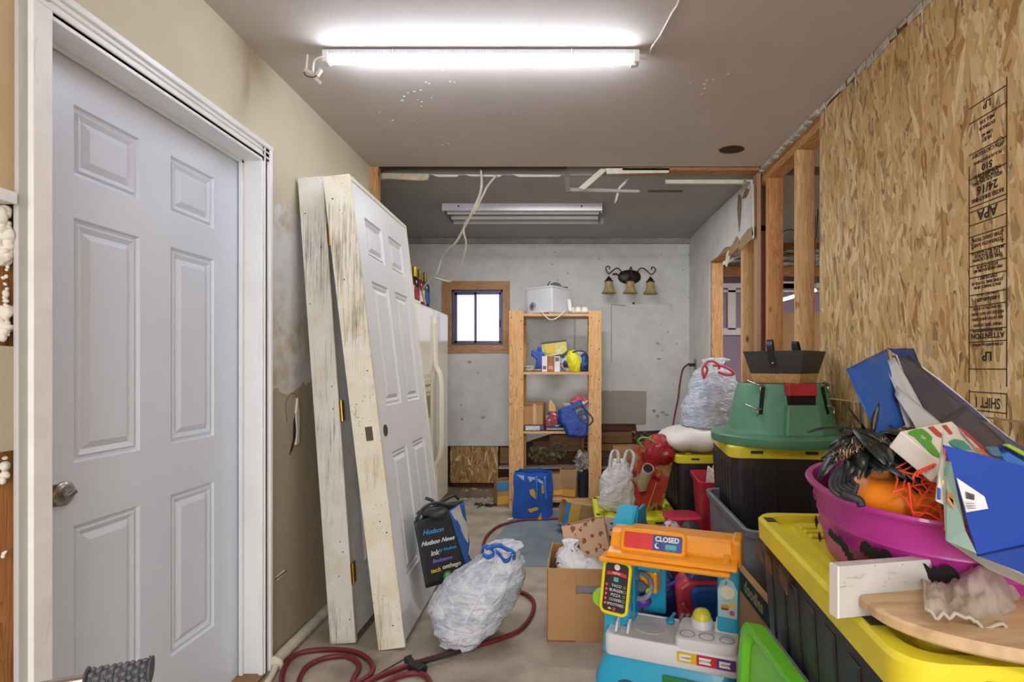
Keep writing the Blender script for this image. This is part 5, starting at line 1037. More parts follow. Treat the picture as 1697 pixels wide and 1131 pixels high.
lp = [(1506, 800), (1509, 830), (1512, 850), (1522, 857), (1545, 838), (1575, 820)]
b = MB(); b.tube(cat_rom([P(x, y, .90) for x, y in lp]), .0028, 6); b.build('web_rim', m_web, wb_, smooth=True)
for k in range(3): b = MB(); b.tube(cat_rom([P(1512, 850 + k*2, .90), P(1540, 853 + k*7, .90), P(1565, 864 + k*6, .885), P(1580, 876 + k*3, .88)]), .0022, 5); b.build('web_rim', m_web, wb_, smooth=True)
for k in range(10): b = MB(); b.tube(cat_rom([P(1512 + k*7, 795 - k*4.2, .87), P(1520 + k*7, 782 - k*3.2, .875), P(1535 + k*6, 776 - k*2, .88)]), .0016, 5); b.build('web_strand', m_web, wb_)

# ================= big blue mailer bag against the strand board
mz = thing('blue_mailer_bag', 'large blue plastic mailing bag with open dark mouth leaning on the strand-board wall', 'bag', P(1540, 690, 1.1))
m_pb = M('1c56a6', .32, .08, 6, bump=.25, bs=10); m_pb2 = M('1a3d86', .32, .08, 6, bump=.2, bs=10); m_in = M('3b4156', .35, .12, 5, bump=.25, bs=8); m_in2 = M('bfc2c8', .35, .06, 5, bump=.2, bs=8)
def sheet(name, parent, mat, quad, n=10, amp=.006, th=.0016, seed=0):
    a, b_, c, d = [P(*q_) for q_ in quad]; rows = []
    for j in range(n + 1):
        v = j/n; rows.append([])
        for i in range(n + 1):
            u = i/n; p = a.lerp(b_, u).lerp(d.lerp(c, u), v); k = math.sin(math.pi*u)*math.sin(math.pi*v)
            rows[-1].append(p + Vector((0, -1, .3)) * amp * (nz((u*3, v*2.2, 1), 1, seed) * 1.5 + .6*k))
    b = MB(); b.loft(rows, False, False, close=False); return b.build(name, mat, parent, smooth=True, solid=th)
sheet('left_flap', mz, m_pb, [(1403, 612, 1.28), (1470, 578, 1.42), (1500, 705, 1.16), (1452, 725, 1.12)], seed=1)
sheet('front_gusset', mz, m_in2, [(1466, 600, 1.36), (1483, 592, 1.38), (1545, 705, 1.16), (1503, 708, 1.14)], seed=2, n=8)
sheet('front_gusset', mz, m_in2, [(1483, 655, 1.22), (1486, 640, 1.24), (1562, 704, 1.12), (1520, 712, 1.1)], seed=3, n=6)
sheet('inner_back', mz, m_in, [(1478, 590, 1.42), (1505, 590, 1.46), (1700, 765, 1.18), (1545, 706, 1.16)], seed=4)
sheet('inner_back', mz, m_in, [(1545, 706, 1.16), (1600, 672, 1.3), (1720, 785, 1.12), (1640, 790, 1.0)], seed=6)
sheet('outer_back', mz, m_pb2, [(1470, 578, 1.44), (1512, 579, 1.50), (1545, 640, 1.42), (1500, 595, 1.44)], seed=5, n=6)
sheet('outer_back', mz, M('3f4f86', .32, .08, 6), [(1500, 590, 1.46), (1524, 606, 1.48), (1640, 700, 1.36), (1612, 688, 1.32)], seed=7, n=6)
sheet('outer_back', mz, M('56608a', .32, .08, 6), [(1612, 688, 1.33), (1640, 700, 1.37), (1740, 775, 1.2), (1720, 778, 1.18)], seed=8, n=6)
b = MB(); b.tube(cat_rom([P(1524, 606, 1.475), P(1570, 640, 1.43), P(1640, 700, 1.355), (P(1700, 748, 1.27))]), .002, 5); b.build('white_edge', m_white, mz)
b = MB(); b.tube(cat_rom([P(1486, 590, 1.40), P(1505, 640, 1.3), P(1520, 680, 1.22), P(1546, 706, 1.15)]), .0015, 5); b.build('seam_line', m_in2, mz)
# ---- white boxed game with coloured letters
gb = thing('letter_game_box', 'white board game box with big coloured letters lying on the blue mailer', 'box', P(1570, 740, .95))
ga, gb_, gc, gd = P(1492, 715, .93), P(1577, 698, 1.08), P(1685, 800, 1.0), P(1565, 772, .86)
nrm = (gb_ - ga).cross(gd - ga).normalized(); nrm = nrm if nrm.z > 0 else -nrm
b = MB(); b.poly([ga, gb_, gc, gd], nrm * -.035); b.build('box_body', M('ecece8', .4, .03), gb, bevel=.002)
GU = (gb_ - ga).normalized(); GV = nrm.cross(GU); G0 = ga + nrm*.0008
def gpoly(pts, c, nm): # pts in px on the box plane
    vs = []
    for x, y in pts:
        r = Vector(((x - CX)/F, 1, -(y - CY)/F)); o_ = Vector((0, 0, CAMZ)); s = (G0 - o_).dot(nrm) / r.dot(nrm); vs.append(o_ + r*s)
    b = MB(); b.poly(vs, nrm * .0006); b.build(nm, M(c, .4, .03), gb)
def P_letter(pts, c): gpoly(pts, c, 'printed_letter')
gpoly([(1506, 716), (1516, 712), (1528, 711), (1538, 718), (1545, 726), (1543, 734), (1548, 740), (1557, 753), (1558, 759), (1546, 755), (1530, 739), (1515, 724), (1505, 720)], '4fae3a', 'printed_letter')
gpoly([(1525, 722), (1531, 722), (1535, 727), (1532, 729), (1527, 727)], 'ecece8', 'letter_counter')
gpoly([(1538, 709), (1546, 707), (1563, 722), (1560, 726), (1553, 723)], 'c8453a', 'printed_letter'); gpoly([(1561, 706), (1568, 705), (1579, 719), (1575, 721)], 'c8453a', 'printed_letter')
gpoly([(1572, 733), (1582, 728), (1596, 731), (1606, 740), (1610, 748), (1598, 746), (1580, 740)], '35a08c', 'printed_letter'); gpoly([(1617, 742), (1630, 746), (1648, 759), (1644, 762), (1630, 756)], 'd0784a', 'printed_letter')
gpoly([(1588, 706), (1600, 715), (1660, 768), (1668, 778), (1650, 762), (1600, 722)], 'b03a4a', 'printed_stripe')
# ---- bright blue and mint gift bag, nearest at right edge
gg = thing('blue_gift_bag', 'bright blue gift bag with mint side and white barcode label at the right edge', 'bag', P(1620, 850, .85))
m_bl = M('1846a8', .4, .06, 3, bump=.1, bs=9)
def quadp(name, pts, th, mat, par, bev=0): b = MB(); b.poly([P(*q_) for q_ in pts], th); return b.build(name, mat, par, bevel=bev)
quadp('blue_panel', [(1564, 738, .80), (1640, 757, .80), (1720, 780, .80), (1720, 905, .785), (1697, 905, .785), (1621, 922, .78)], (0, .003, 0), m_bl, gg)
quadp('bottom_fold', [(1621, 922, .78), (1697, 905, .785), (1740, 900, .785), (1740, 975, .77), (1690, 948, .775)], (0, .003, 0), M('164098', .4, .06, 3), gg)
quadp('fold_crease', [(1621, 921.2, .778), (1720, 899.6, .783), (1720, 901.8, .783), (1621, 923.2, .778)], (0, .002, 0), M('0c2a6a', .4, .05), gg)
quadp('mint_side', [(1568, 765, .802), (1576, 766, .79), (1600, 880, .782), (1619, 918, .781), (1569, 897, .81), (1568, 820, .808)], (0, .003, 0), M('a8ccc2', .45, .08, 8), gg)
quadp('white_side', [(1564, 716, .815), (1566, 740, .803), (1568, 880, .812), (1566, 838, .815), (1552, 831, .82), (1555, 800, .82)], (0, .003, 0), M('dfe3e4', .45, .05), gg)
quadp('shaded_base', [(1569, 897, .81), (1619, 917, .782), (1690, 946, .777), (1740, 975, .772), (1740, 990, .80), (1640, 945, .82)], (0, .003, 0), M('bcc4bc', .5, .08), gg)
quadp('barcode_label', [(1584, 792, .791), (1630, 823, .789), (1636, 843, .788), (1600, 849, .786)], (0, -.002, 0), M('e2e4ea', .4, .03), gg)
for i in range(9): quadp('barcode_bar', [(1600 + i*1.7, 815 + i*.6, .785), (1600.9 + i*1.7, 815.3 + i*.6, .785), (1602.4 + i*1.5, 827 + i*.3, .785), (1601.5 + i*1.5, 826.7 + i*.3, .785)], (0, -.0006, 0), M('3a3d48', .5, 0), gg)
for i in range(3): quadp('label_print', [(1601 + i, 834 + i*4, .778), (1615 + i, 834.5 + i*3.6, .778), (1615 + i, 836 + i*3.6, .778), (1601 + i, 835.6 + i*4, .778)], (0, -.0006, 0), M('8a8c94', .5, 0), gg)
for pl, c in ((((1569, 812), (1575, 817), (1594, 845), (1593, 852), (1580, 838), (1569, 820)), 'a8713a'), (((1570, 822), (1580, 830), (1595, 850), (1594, 856), (1578, 842), (1569, 830)), 'c58a4a')): quadp('printed_twig', [(x, y, .797) for x, y in pl], (0, -.001, 0), M(c, .5, .15, 60), gg)
for pl, c in ((((1553, 808), (1558, 810), (1558, 829), (1553, 828)), '2450a8'), (((1560, 795), (1564, 797), (1563, 804), (1559, 802)), 'd8b83a'), (((1565, 776), (1567, 777), (1567, 790), (1565, 789)), '2a8a5a'), (((1563, 742), (1566, 744), (1567, 760), (1563, 750)), 'c23a4a')): quadp('printed_patch', [(x, y, .80) for x, y in pl], (0, -.001, 0), M(c, .5, .05), gg)
# small packs tucked at the right edge
t = thing('marker_pack', 'blue and lime packs tucked behind the gift bag at the right edge of the photo', 'packet', P(1680, 770, 1.0))
for pts, c in (([(1655, 742, .98), (1664, 737, .99), (1740, 780, 1.0), (1740, 800, 1.0)], '1f2f78'), ([(1668, 740, .975), (1673, 736, .98), (1740, 770, .99), (1740, 780, .99)], '9cc83a'), ([(1660, 753, .96), (1672, 750, .97), (1740, 790, .98), (1740, 812, .97), (1668, 765, .95)], '2f78c8'), ([(1640, 742, .97), (1655, 741, .98), (1662, 757, .96), (1648, 756, .955)], '4a7aa0')): quadp('pack', pts, (0, .012, 0), M(c, .4, .1), t, .002)

# ================= white plank, rounded wooden board and netting on the nearest lid
PL = basis((.427, .862, .8195), (1, .19, 0), (0, 0, 1))
pln = thing('painted_plank', 'short white painted plank standing on edge on the nearest yellow lid', 'plank', (.6, .9, .82))
MB(PL).box(0, .42, 0, .083, -.02, 0).build('plank_body', aged('c9c8c4', '8a8a86', .38, 'X', 'b9b8b4'), pln, bevel=.001); MB(PL).box(-.003, .0, 0, .083, -.02, 0).build('plank_end', m_white, pln)
wdn = MB(T(.86, .835, .835, -3)); o1 = sell(.40, .185, 2.4, 72); o1 = [(x, y) if y < .09 else (x, .09 + (y - .09)*.25) for x, y in o1]
sc2 = lambda k: [(x*k, y*k) for x, y in o1]
wdn.outl([(sc2(.985), 0), (sc2(1.0), .004), (sc2(1.0), .016), (sc2(.99), .020)]); m_bd = NT('sanded_wood').world(); n_ = m_bd.noise(9, 6, m_bd.mapp((.35, 3.5, 1)), dist=.6); n2_ = m_bd.noise(2.2, 3)
bc = m_bd.mix(m_bd.ramp(n_, [(.35, 0.0), (.65, 1.0)]), 'a98a63', 'd3b68e'); m_bd.col(m_bd.mix(m_bd.ramp(n2_, [(.45, 0.0), (.6, .6)]), bc, 'd8bd98')); m_bd.b.inputs['Roughness'].default_value = .5
wdn.build('rounded_board', m_bd.m, smooth='auto', label='rounded wooden tabletop board lying on the nearest yellow-lidded tote', cat='board')
def net():
    t = NT('sheer_netting'); t.col(t.mix(t.noise(6, 3), 'cdc3b6', 'bab0a4')); t.b.inputs['Roughness'].default_value = .8; t.b.inputs['Alpha'].default_value = .62; return t.m
rows = []
for j in range(26):
    v = j/25; row = []
    for i in range(44):
        u = i/43; p = P(1530 + u*200 + v*5, 958 + 6*math.sin(u*9) + v*(52 + u*70) + 8*math.sin(u*14 + 1)*v, .93 - .17*v)
        p.z += .03*max(0, nz((u*5, v*4, 2), 1, 5)) + .055*math.exp(-((u-.5)**2)/.06)*math.sin(math.pi*min(1, v+.12))**2*(1-v*.5) + .010*nz((u*18, v*12, 1), 1, 3) + .004; row.append(p)
    rows.append(row)
b = MB(); b.loft(rows, False, False, close=False); nt_ = b.build('netting', net(), smooth=True, label='sheer beige netting crumpled over the rounded board and plank', cat='fabric')
b = MB(); b.tube([p + Vector((0, 0, .001)) for p in rows[-1]], .0028, 6); b.build('gathered_hem', M('b8ad9f', .8, .1), nt_, smooth=True); b = MB(); b.tube([r[0] + Vector((0, 0, .001)) for r in rows], .0026, 6); b.build('gathered_hem', M('b8ad9f', .8, .1), nt_, smooth=True)

# ================= lime tray, printed box between the stacks
m_lime = M('6cc52a', .35, .05)
lm = thing('lime_tray', 'lime green plastic lid stood on its edge against the nearest stack', 'lid', (.455, 1.2, 0)); LM = basis((.452, 1.20, .29), (0, -1, 0), (0.06, 0, 1))
b = MB(LM); b.outl([(rrect(.42, .55, .07), -.012), (rrect(.44, .57, .075), -.014), (rrect(.445, .575, .075), .022), (rrect(.435, .565, .075), .024), (rrect(.40, .53, .06), .02), (rrect(.385, .515, .055), .002), ]); b.build('tray_body', m_lime, lm, smooth='auto')
b = MB(LM); b.outl([(rrect(.36, .49, .05), .0), (rrect(.36, .49, .05), .004)]); b.build('tray_floor', M('7fd23c', .4, .06), lm); b = MB(LM); b.outl([(rrect(.42, .55, .06), -.03), (rrect(.42, .55, .06), -.013)]); b.build('grey_rim', M('77777a', .5, .1), lm)
pb_ = thing('printed_cardboard_box', 'cardboard box with a dark green printed band between the toy stand and the grey tote', 'box', (.62, 1.9, 0)); PB = T(.638, 1.93, 0, 0)
MB(PB).box(-.0135, .0135, -.23, .23, 0, .47).build('box_body', m_card, pb_, bevel=.002); MB(PB).box(-.015, -.0135, -.23, .23, .40, .47).build('printed_band', M('1f4038', .5, .1), pb_); MB(PB).box(-.015, .0145, -.2315, -.23, .40, .47).build('printed_band', M('1f4038', .5, .1), pb_)
text('doodles', .06, PB @ basis((-.0155, -.08, .435), (0, -1, 0), (0, 0, 1)), M('b0a07a', .5, .1), pb_, bold=.001); None

# ================= toy food stand
K = T(.128, 1.83, 0, -21)
kt = thing('toy_food_stand', 'plastic toddler food stand in cyan and orange with menu board and CLOSED sign', 'toy', K.translation)
m_cy = M('22a5cb', .3, .04, 4, coat=.3); m_or = M('f09a16', .32, .04, 4, coat=.3); m_wh = M('d9d9de', .38, .03, 5, coat=.15); m_gy = M('76787c', .45, .08); m_yl = M('f0dc20', .35, .04); m_rd = M('d8383c', .38, .05); m_pu = M('5a2a96', .4, .05)
b = MB(K); b.outl([(rrect(.45, .30, .05, cx=.18, cy=.11), 0), (rrect(.45, .30, .05, cx=.18, cy=.11), .18), (rrect(.44, .29, .05, cx=.19, cy=.12), .22), (rrect(.43, .29, .04, cx=.208, cy=.145), .268)]); b.build('base', m_cy, kt, smooth='auto')
b = MB(K @ basis((.075, -.025, .135), (1, 0, 0), (0, 0, 1))); b.lathe([(.02, -.01), (.062, -.01), (.066, 0), (.062, .012), (.048, .014), (.044, .006), (.02, .006)], 36); w_ = b.build('wheel', M('4a4a4e', .5, .08), kt, smooth='auto'); b = MB(K @ basis((.075, -.035, .135), (1, 0, 0), (0, 0, 1))); b.lathe([(.026, 0), (.022, .006)], 20); b.build('hub', m_gy, w_, smooth='auto')
b = MB(K); b.box(.19, .40, -.036, -.03, .06, .235); b.build('green_panel', M('1f7a3a', .4, .05), kt, bevel=.004)
# counter
b = MB(K); b.outl([(rrect(.43, .19, .02, cx=.21, cy=.075), .262), (rrect(.438, .198, .024, cx=.21, cy=.075), .268), (rrect(.438, .198, .024, cx=.21, cy=.075), .322), (rrect(.43, .19, .022, cx=.21, cy=.075), .330), (rrect(.415, .175, .02, cx=.21, cy=.075), .331), (rrect(.41, .17, .02, cx=.21, cy=.075), .328)]); ct = b.build('counter', m_wh, kt, smooth='auto')
for x in (.022, .062): b = MB(K); b.poly([(x, .0, .33), (x, .04, .33), (x, .05, .36), (x, .035, .365), (x, .015, .355)], (.008, 0, 0)); b.build('ticket_fin', m_wh, ct, bevel=.002)
b = MB(K @ T(.13, .065, .3285)); b.lathe([(.05, 0), (.05, .0012), (.046, .0012)], 30, sy=.7); b.build('burner_ring', M('cfcfd4', .45, .03), ct)
b = MB(K); b.outl([(rrect(.19, .155, .02, cx=.322, cy=.055), .325), (rrect(.195, .16, .022, cx=.322, cy=.055), .34), (rrect(.19, .155, .02, cx=.322, cy=.055), .358), (rrect(.18, .145, .018, cx=.322, cy=.055), .360)]); blk = b.build('topping_block', m_wh, kt, smooth='auto')
for x, r in ((.262, .023), (.322, .023), (.385, .022)):
    b = MB(K @ T(x, .012, .3585)); b.lathe([(r + .002, 0), (r + .002, .003), (r - .001, .0032), (r - .003, .0006)], 28); b.build('cup_hole', M('9d9da4', .5, .03), blk, smooth='auto')  # nearly flat dish: darker grey stands in for shade inside the hole
b = MB(K @ T(.298, .085, .36)); b.lathe([(.036, 0), (.036, .02), (.032, .026)], 28); b.build('button_base', m_wh, blk, smooth='auto'); b = MB(K @ T(.298, .085, .385)); b.lathe([(.03, 0), (.029, .015), (.022, .026), (.01, .031), (.001, .032)], 28); b.build('yellow_button', M('d8d23a', .35, .04), blk, smooth='auto', label='translucent yellow dome button')
b = MB(K @ T(.378, .085, .372, 0, 22)); b.box(-.036, .036, -.03, .03, -.01, .006); sp = b.build('speaker_panel', m_wh, kt, bevel=.004)
b = MB(K @ T(.378, .085, .372, 0, 22))
for i in range(6):
    for j in range(7): b.box(-.022 + i*.0045, -.0205 + i*.0045, -.018 + j*.0055, -.0165 + j*.0055, .006, .0066)
b.build('speaker_holes', M('5a5a60', .6, 0), sp, kind='stuff')
b = MB(K @ T(.378, .085, .372, 0, 22)); b.box(.010, .028, -.018, .018, .006, .0066); b.build('printed_icon', M('b9bac0', .5, .2, 300), sp)
for x0, x1, c in ((.235, .296, 'd8b42a'), (.296, .357, 'c8283a'), (.357, .415, '5a2a8a')):
    b = MB(K); b.box(x0, x1, -.0265, -.024, .285, .318); st_ = b.build('sticker', M(c, .4, .04), ct); b = MB(K); b.box(x0 + .008, x1 - .016, -.0275, -.0265, .292, .311); b.build('sticker_label', m_white, st_); text({'d8b42a': 'CHEESE', 'c8283a': 'KETCHUP', '5a2a8a': 'GRAPE'}[c], .0085, K @ basis((x0 + (x1-x0)/2 - .004, -.0282, .3015), (1, 0, 0), (0, 0, 1)), M('3a2a2a', .5, 0), st_)
    b = MB(K @ basis((x1 - .012, -.0272, .3015), (1, 0, 0), (0, 0, 1))); b.lathe([(.008, 0), (.008, .001)], 14); b.build('sticker_dot', M(c, .4, .04), st_)
b = MB(K @ T(.185, .13, .338, 15)); b.ball((0, 0, 0), .02, 14, 8, sc=(.8, 1.0, .4)); b.bar((0, .01, .0), (.02, .05, .004), .01, .006); b.build('cyan_spoon', m_cy, kt, smooth='auto')
for i in range(4): b = MB(K); b.box(.215 + i*.018, .228 + i*.018, .135, .175, .33, .352); b.build('grill_bar', m_gy, kt, bevel=.002)
# pillars
def side_prof(b, x0, x1, prof): b.loft([[(x, y, z) for y, z in prof] for x in (x0, x1)])
b = MB(K); side_prof(b, -.012, .062, [(.05, .33), (.05, .60), (.10, .68), (.17, .715), (.20, .71), (.16, .66), (.12, .58), (.11, .33)]); b.build('left_pillar', m_cy, kt, bevel=.010, seg=3)
b = MB(K); side_prof(b, -.03, .03, [(.03, .24), (.06, .40), (.12, .40), (.15, .24)]); b.build('left_bracket', m_cy, kt, bevel=.006)
b = MB(K); side_prof(b, .052, .066, [(.10, .33), (.10, .60), (.15, .70), (.27, .70), (.30, .60), (.30, .33)]); b.build('left_cheek', M('1f93b8', .35, .04, 4), kt, bevel=.006)
b = MB(K); b.box(.06, .145, .25, .275, .30, .56); b.build('back_panel', M('2199bf', .35, .04, 4), kt, bevel=.006); b = MB(K); b.box(.06, .145, .15, .26, .49, .505); b.build('back_shelf', M('2199bf', .35, .04, 4), kt, bevel=.004)
b = MB(K); b.box(.35, .418, .055, .115, .36, .60); rp = b.build('right_pillar', m_cy, kt, bevel=.010, seg=3)
# sticker with music notes and food (character left out)
b = MB(K); b.poly([(.355, .0535, .415), (.412, .0535, .412), (.414, .0535, .50), (.400, .0535, .53), (.382, .0535, .54), (.362, .0535, .53), (.352, .0535, .50)], (0, .002, 0)); stk = b.build('sticker', M('a9d4e0', .4, .12, 25), rp)
def disc(M4, r, h, c, nm, par, sy=1.0): b = MB(M4); b.lathe([(r, 0), (r, h)], 20, sy=sy); return b.build(nm, M(c, .45, .05), par)
def onp(x, z, y=.053): return K @ basis((x, y, z), (1, 0, 0), (0, 0, 1))
disc(onp(.383, .495), .022, .0008, 'e8e2cc', 'sticker_circle', stk); disc(onp(.375, .448), .013, .0008, 'd98a2a', 'burger_bun', stk, .55); disc(onp(.375, .441, .0525), .013, .0008, '8a4a22', 'burger_patty', stk, .3); disc(onp(.398, .455), .009, .0008, 'e8c82a', 'lemon', stk); disc(onp(.397, .43), .008, .0008, 'd0455a', 'fruit', stk)
text('♪', .02, onp(.378, .525, .0525), M('2a2a6a', .5, 0), stk)
# awning
b = MB(K); pr = [(-.035, .592), (-.028, .605), (.02, .615), (.035, .655), (.05, .665), (.12, .668), (.13, .655), (.12, .60), (.0, .583)]; side_prof(b, .0, .42, pr); aw = b.build('awning', m_or, kt, bevel=.006, seg=3)
b = MB(K); b.box(-.02, .40, -.045, .03, .575, .59); b.build('awning_lip', m_or, aw, bevel=.006, seg=3); b = MB(K); b.box(.395, .428, .02, .13, .585, .672); b.build('awning_end', m_or, aw, bevel=.010, seg=3); b = MB(K); side_prof(b, .372, .395, [(-.03, .59), (-.03, .60), (.03, .63), (.04, .59)]); b.build('awning_notch', m_or, aw, bevel=.004)
b = MB(K); b.outl([]) if False else None
SG = K @ basis((.150, .012, .642), (1, 0, 0), (0, .30, 1))
b = MB(SG); b.outl([(rrect(.215, .073, .012), -.012), (rrect(.218, .076, .014), .004), (rrect(.21, .068, .012), .008), (rrect(.194, .052, .006), .008), (rrect(.19, .048, .006), .003)]); sgn = b.build('sign_frame', m_or, kt, smooth='auto')
b = MB(SG); b.box(-.095, .0, -.024, .024, .002, .0045); rp_ = b.build('red_slider', m_rd, sgn); b = MB(SG); b.box(-.052, -.047, -.024, .024, .0045, .0075); b.build('slider_grip', m_rd, rp_, bevel=.001)
b = MB(SG); b.box(.0, .095, -.024, .024, .002, .0042); cp = b.build('closed_panel', M('3a4f9a', .4, .15, 30), sgn)
text('CLOSED', .0215, SG @ T(.047, .011, .0045), m_white, cp, bold=.0008, sx=.98)
b = MB(SG @ T(.016, -.010, .0045)); b.add([(.009*math.cos(a), .009*math.sin(a), 0) for a in [R(60 + i*24) for i in range(11)]] + [(.003 + .007*math.cos(a), .007*math.sin(a) + .002, 0) for a in [R(290 - i*24) for i in range(9)]], [tuple(range(20))]); b.build('crescent', M('f0ead8', .4, 0), cp)
b = MB(SG); b.box(.042, .078, -.018, -.003, .0044, .0052); tr_ = b.build('truck_icon', M('5ab0c8', .4, .1), cp)
for x in (.05, .07): disc(SG @ T(x, -.019, .0046), .0045, .001, '2a9a6a', 'truck_wheel', tr_)
# menu board
MNB = K @ T(.028, -.004, .482, 0, 0, 0) @ basis((0, 0, 0), (1, 0, .0), (0, .04, 1)) @ Matrix.Rotation(R(-5), 4, 'Z')
b = MB(MNB); b.outl([(rrect(.098, .182, .022), -.010), (rrect(.10, .184, .024), .006), (rrect(.094, .178, .022), .009), (rrect(.082, .164, .014), .009), (rrect(.079, .161, .013), .005)]); mb_ = b.build('menu_board', m_yl, kt, smooth='auto')
b = MB(MNB); b.outl([(rrect(.080, .162, .013), .004), (rrect(.080, .162, .013), .0055)]); bd = b.build('menu_panel', M('2a2a30', .5, .1), mb_)
for i, s in enumerate(('TACO', 'BURGER', 'PIZZA', 'COOKIES', 'SMOOTHIES')):
    y = .006 - i*.0155; text(s, .0125, MNB @ T(.003, y, .0056), m_white, bd, sx=.8 if len(s) > 6 else 1.0); disc(MNB @ T(-.031, y, .0055), .005, .0006, 'c83a44', 'number_badge', bd); text(str(i+1), .007, MNB @ T(-.031, y, .0064), m_white, bd)
    b = MB(MNB @ T(.031, y, .0056)); b.tube([(.0045*math.cos(a)*(1 if i % 2 else .7), .0045*math.sin(a), 0) for a in [k*math.pi/5 for k in range(11)]], .0006, 4); b.build('food_icon', M('b8d8a0', .5, .1), bd)
b = MB(MNB); b.poly([(-.034, .038, .0056), (-.034, .05, .0056), (0, .055, .0056), (.034, .05, .0056), (.034, .038, .0056), (0, .043, .0056)], (0, 0, .0006)); bn = b.build('menu_banner', M('d0303c', .45, .03), bd); text('MENU', .010, MNB @ T(0, .047, .0066), m_white, bn)
disc(MNB @ T(0, .068, .0056), .010, .0006, 'e8dcd0', 'menu_badge', bd); b = MB(MNB); b.box(-.008, .008, .02, .034, .0056, .0062); b.build('shop_icon', M('58b8b0', .5, .1), bd)
disc(MNB @ T(-.014, -.071, .0056), .006, .0006, 'e8c83a', 'banana_icon', bd, .6); disc(MNB @ T(.002, -.071, .0056), .0055, .0006, 'c84030', 'fruit_icon', bd)
b = MB(K @ basis((-.03, .02, .43), (1, 0, 0), (0, 0, 1))); b.lathe([(.03, -.012), (.032, 0), (.028, .012)], 22); b.build('green_knob', M('8cc43a', .4, .05), kt, smooth='auto')
# steering wheel and scoops at the back
SWM = K @ basis((.075, .16, .43), (.85, -.35, 0), (.25, .35, .9)); b = MB(SWM); ring = [(.042*math.cos(a), .042*math.sin(a), 0) for a in [i*math.pi/16 for i in range(33)]]; b.tube(ring, .010, 8); sw = b.build('steering_wheel', M('85868c', .4, .06), kt, smooth=True); b = MB(SWM); b.lathe([(.018, -.008), (.02, 0), (.016, .01)], 20); b.bar((-.04, 0, 0), (.04, 0, 0), .014, .008); b.build('wheel_hub', M('6a6b72', .4, .06), sw, smooth='auto')
b = MB(K); b.hexa([(.065, .17, .42), (.13, .17, .40), (.13, .245, .40), (.065, .245, .42)], [(.065, .17, .475), (.13, .17, .485), (.13, .245, .485), (.065, .245, .475)]); b.build('orange_bin', m_or, kt, bevel=.01, seg=3)
disc(K @ basis((.108, .155, .425), (1, 0, 0), (0, 0, 1)), .011, .02, '8ac83a', 'green_knob', kt); b = MB(K); b.ball((.075, .17, .375), .03, 14, 9, sc=(1.2, .9, .8)); b.build('purple_scoop', m_pu, kt, smooth=True)
b = MB(K); b.box(.41, .52, .10, .12, .335, .36); b.build('side_arm', m_cy, kt, bevel=.004)

# ---- ride-on toy and bag behind the stand
rt = thing('toy_chair', 'blue and red moulded plastic toddler toy seen through the food stand', 'toy', (.55, 2.15, 0))
yr = 2.13
b = MB(); b.poly([P(x, y, yr) for x, y in ((1122, 975), (1140, 962), (1190, 966), (1215, 975), (1215, 1180), (1140, 1180), (1128, 1040))], (0, .12, 0)); b.build('red_frame', M('d33c48', .38, .06), rt, bevel=.018, seg=3)
b = MB(); b.poly([P(x, y, yr - .03) for x, y in ((1146, 982), (1156, 975), (1205, 976), (1205, 1060), (1165, 1050), (1150, 1010))], (0, .05, 0)); b.build('blue_panel', M('2858a8', .35, .08), rt, bevel=.012, seg=3)
b = MB(); b.poly([P(x, y, yr + .02) for x, y in ((1135, 968), (1145, 950), (1165, 945), (1195, 952), (1205, 968))], (0, .09, 0)); b.build('blue_cap', M('31569c', .35, .08), rt, bevel=.014, seg=3)
b = MB(); b.tube(cat_rom([P(1132, 1000, yr - .02), P(1145, 1025, yr - .02), P(1160, 1055, yr - .03)]), .008, 6); b.build('red_rail', M('d04a56', .38, .06), rt, smooth=True)
c = P(1153, 942, yr + .03); b = MB(T(c.x, c.y, c.z - .02)); b.lathe([(.02, 0), (.022, .008), (.05, .018), (.055, .03), (.045, .045), (.01, .05)], 24); b.build('silver_knob', M('9fa0a0', .35, .1, metal=.3), rt, smooth='auto')
b = MB(); b.tube([P(1098, 975, 2.2), P(1135, 958, 2.18)], .008, 6); b.build('purple_rail', M('4a4a9a', .4, .05), rt)
blob('dark_blue_sack', 'dark navy plastic sack behind the toy food stand', 'bag', (.385, 2.27, 0), .10, .09, .43, crumple('1d2c66', 7, .35, '121a40', coat=.3), 7, .25)
blob('black_sack', 'black plastic sack at the back of the toy food stand', 'bag', (.56, 2.52, 0), .10, .11, .50, crumple('202024', 7, .5, '2c2c34'), 8, .25)
b = MB(); b.box(.315, .385, 2.62, 2.74, 0, .445); b.build('blue_box', M('1f4fb4', .4, .08), bevel=.004, label='bright blue box behind the top of the toy food stand', cat='box')
blob('patterned_bag', 'red, white and blue patterned soft bag behind the orange awning', 'bag', (.515, 2.74, 0), .105, .09, .44, crumple('d8dce8', 16, .4, 'c8303c', .52, '2b58b8'), 11, .3)
b = MB(T(.60, 2.93, 0)); b.outl([(rrect(.15, .16, .05), 0), (rrect(.17, .18, .06), .40), (rrect(.19, .20, .06), .405), (rrect(.19, .20, .06), .42), (rrect(.15, .16, .05), .422)]); b.build('red_lidded_bucket', M('b02a44', .35, .06), smooth='auto', label='dark red plastic bucket left of the tall red bin', cat='bucket')

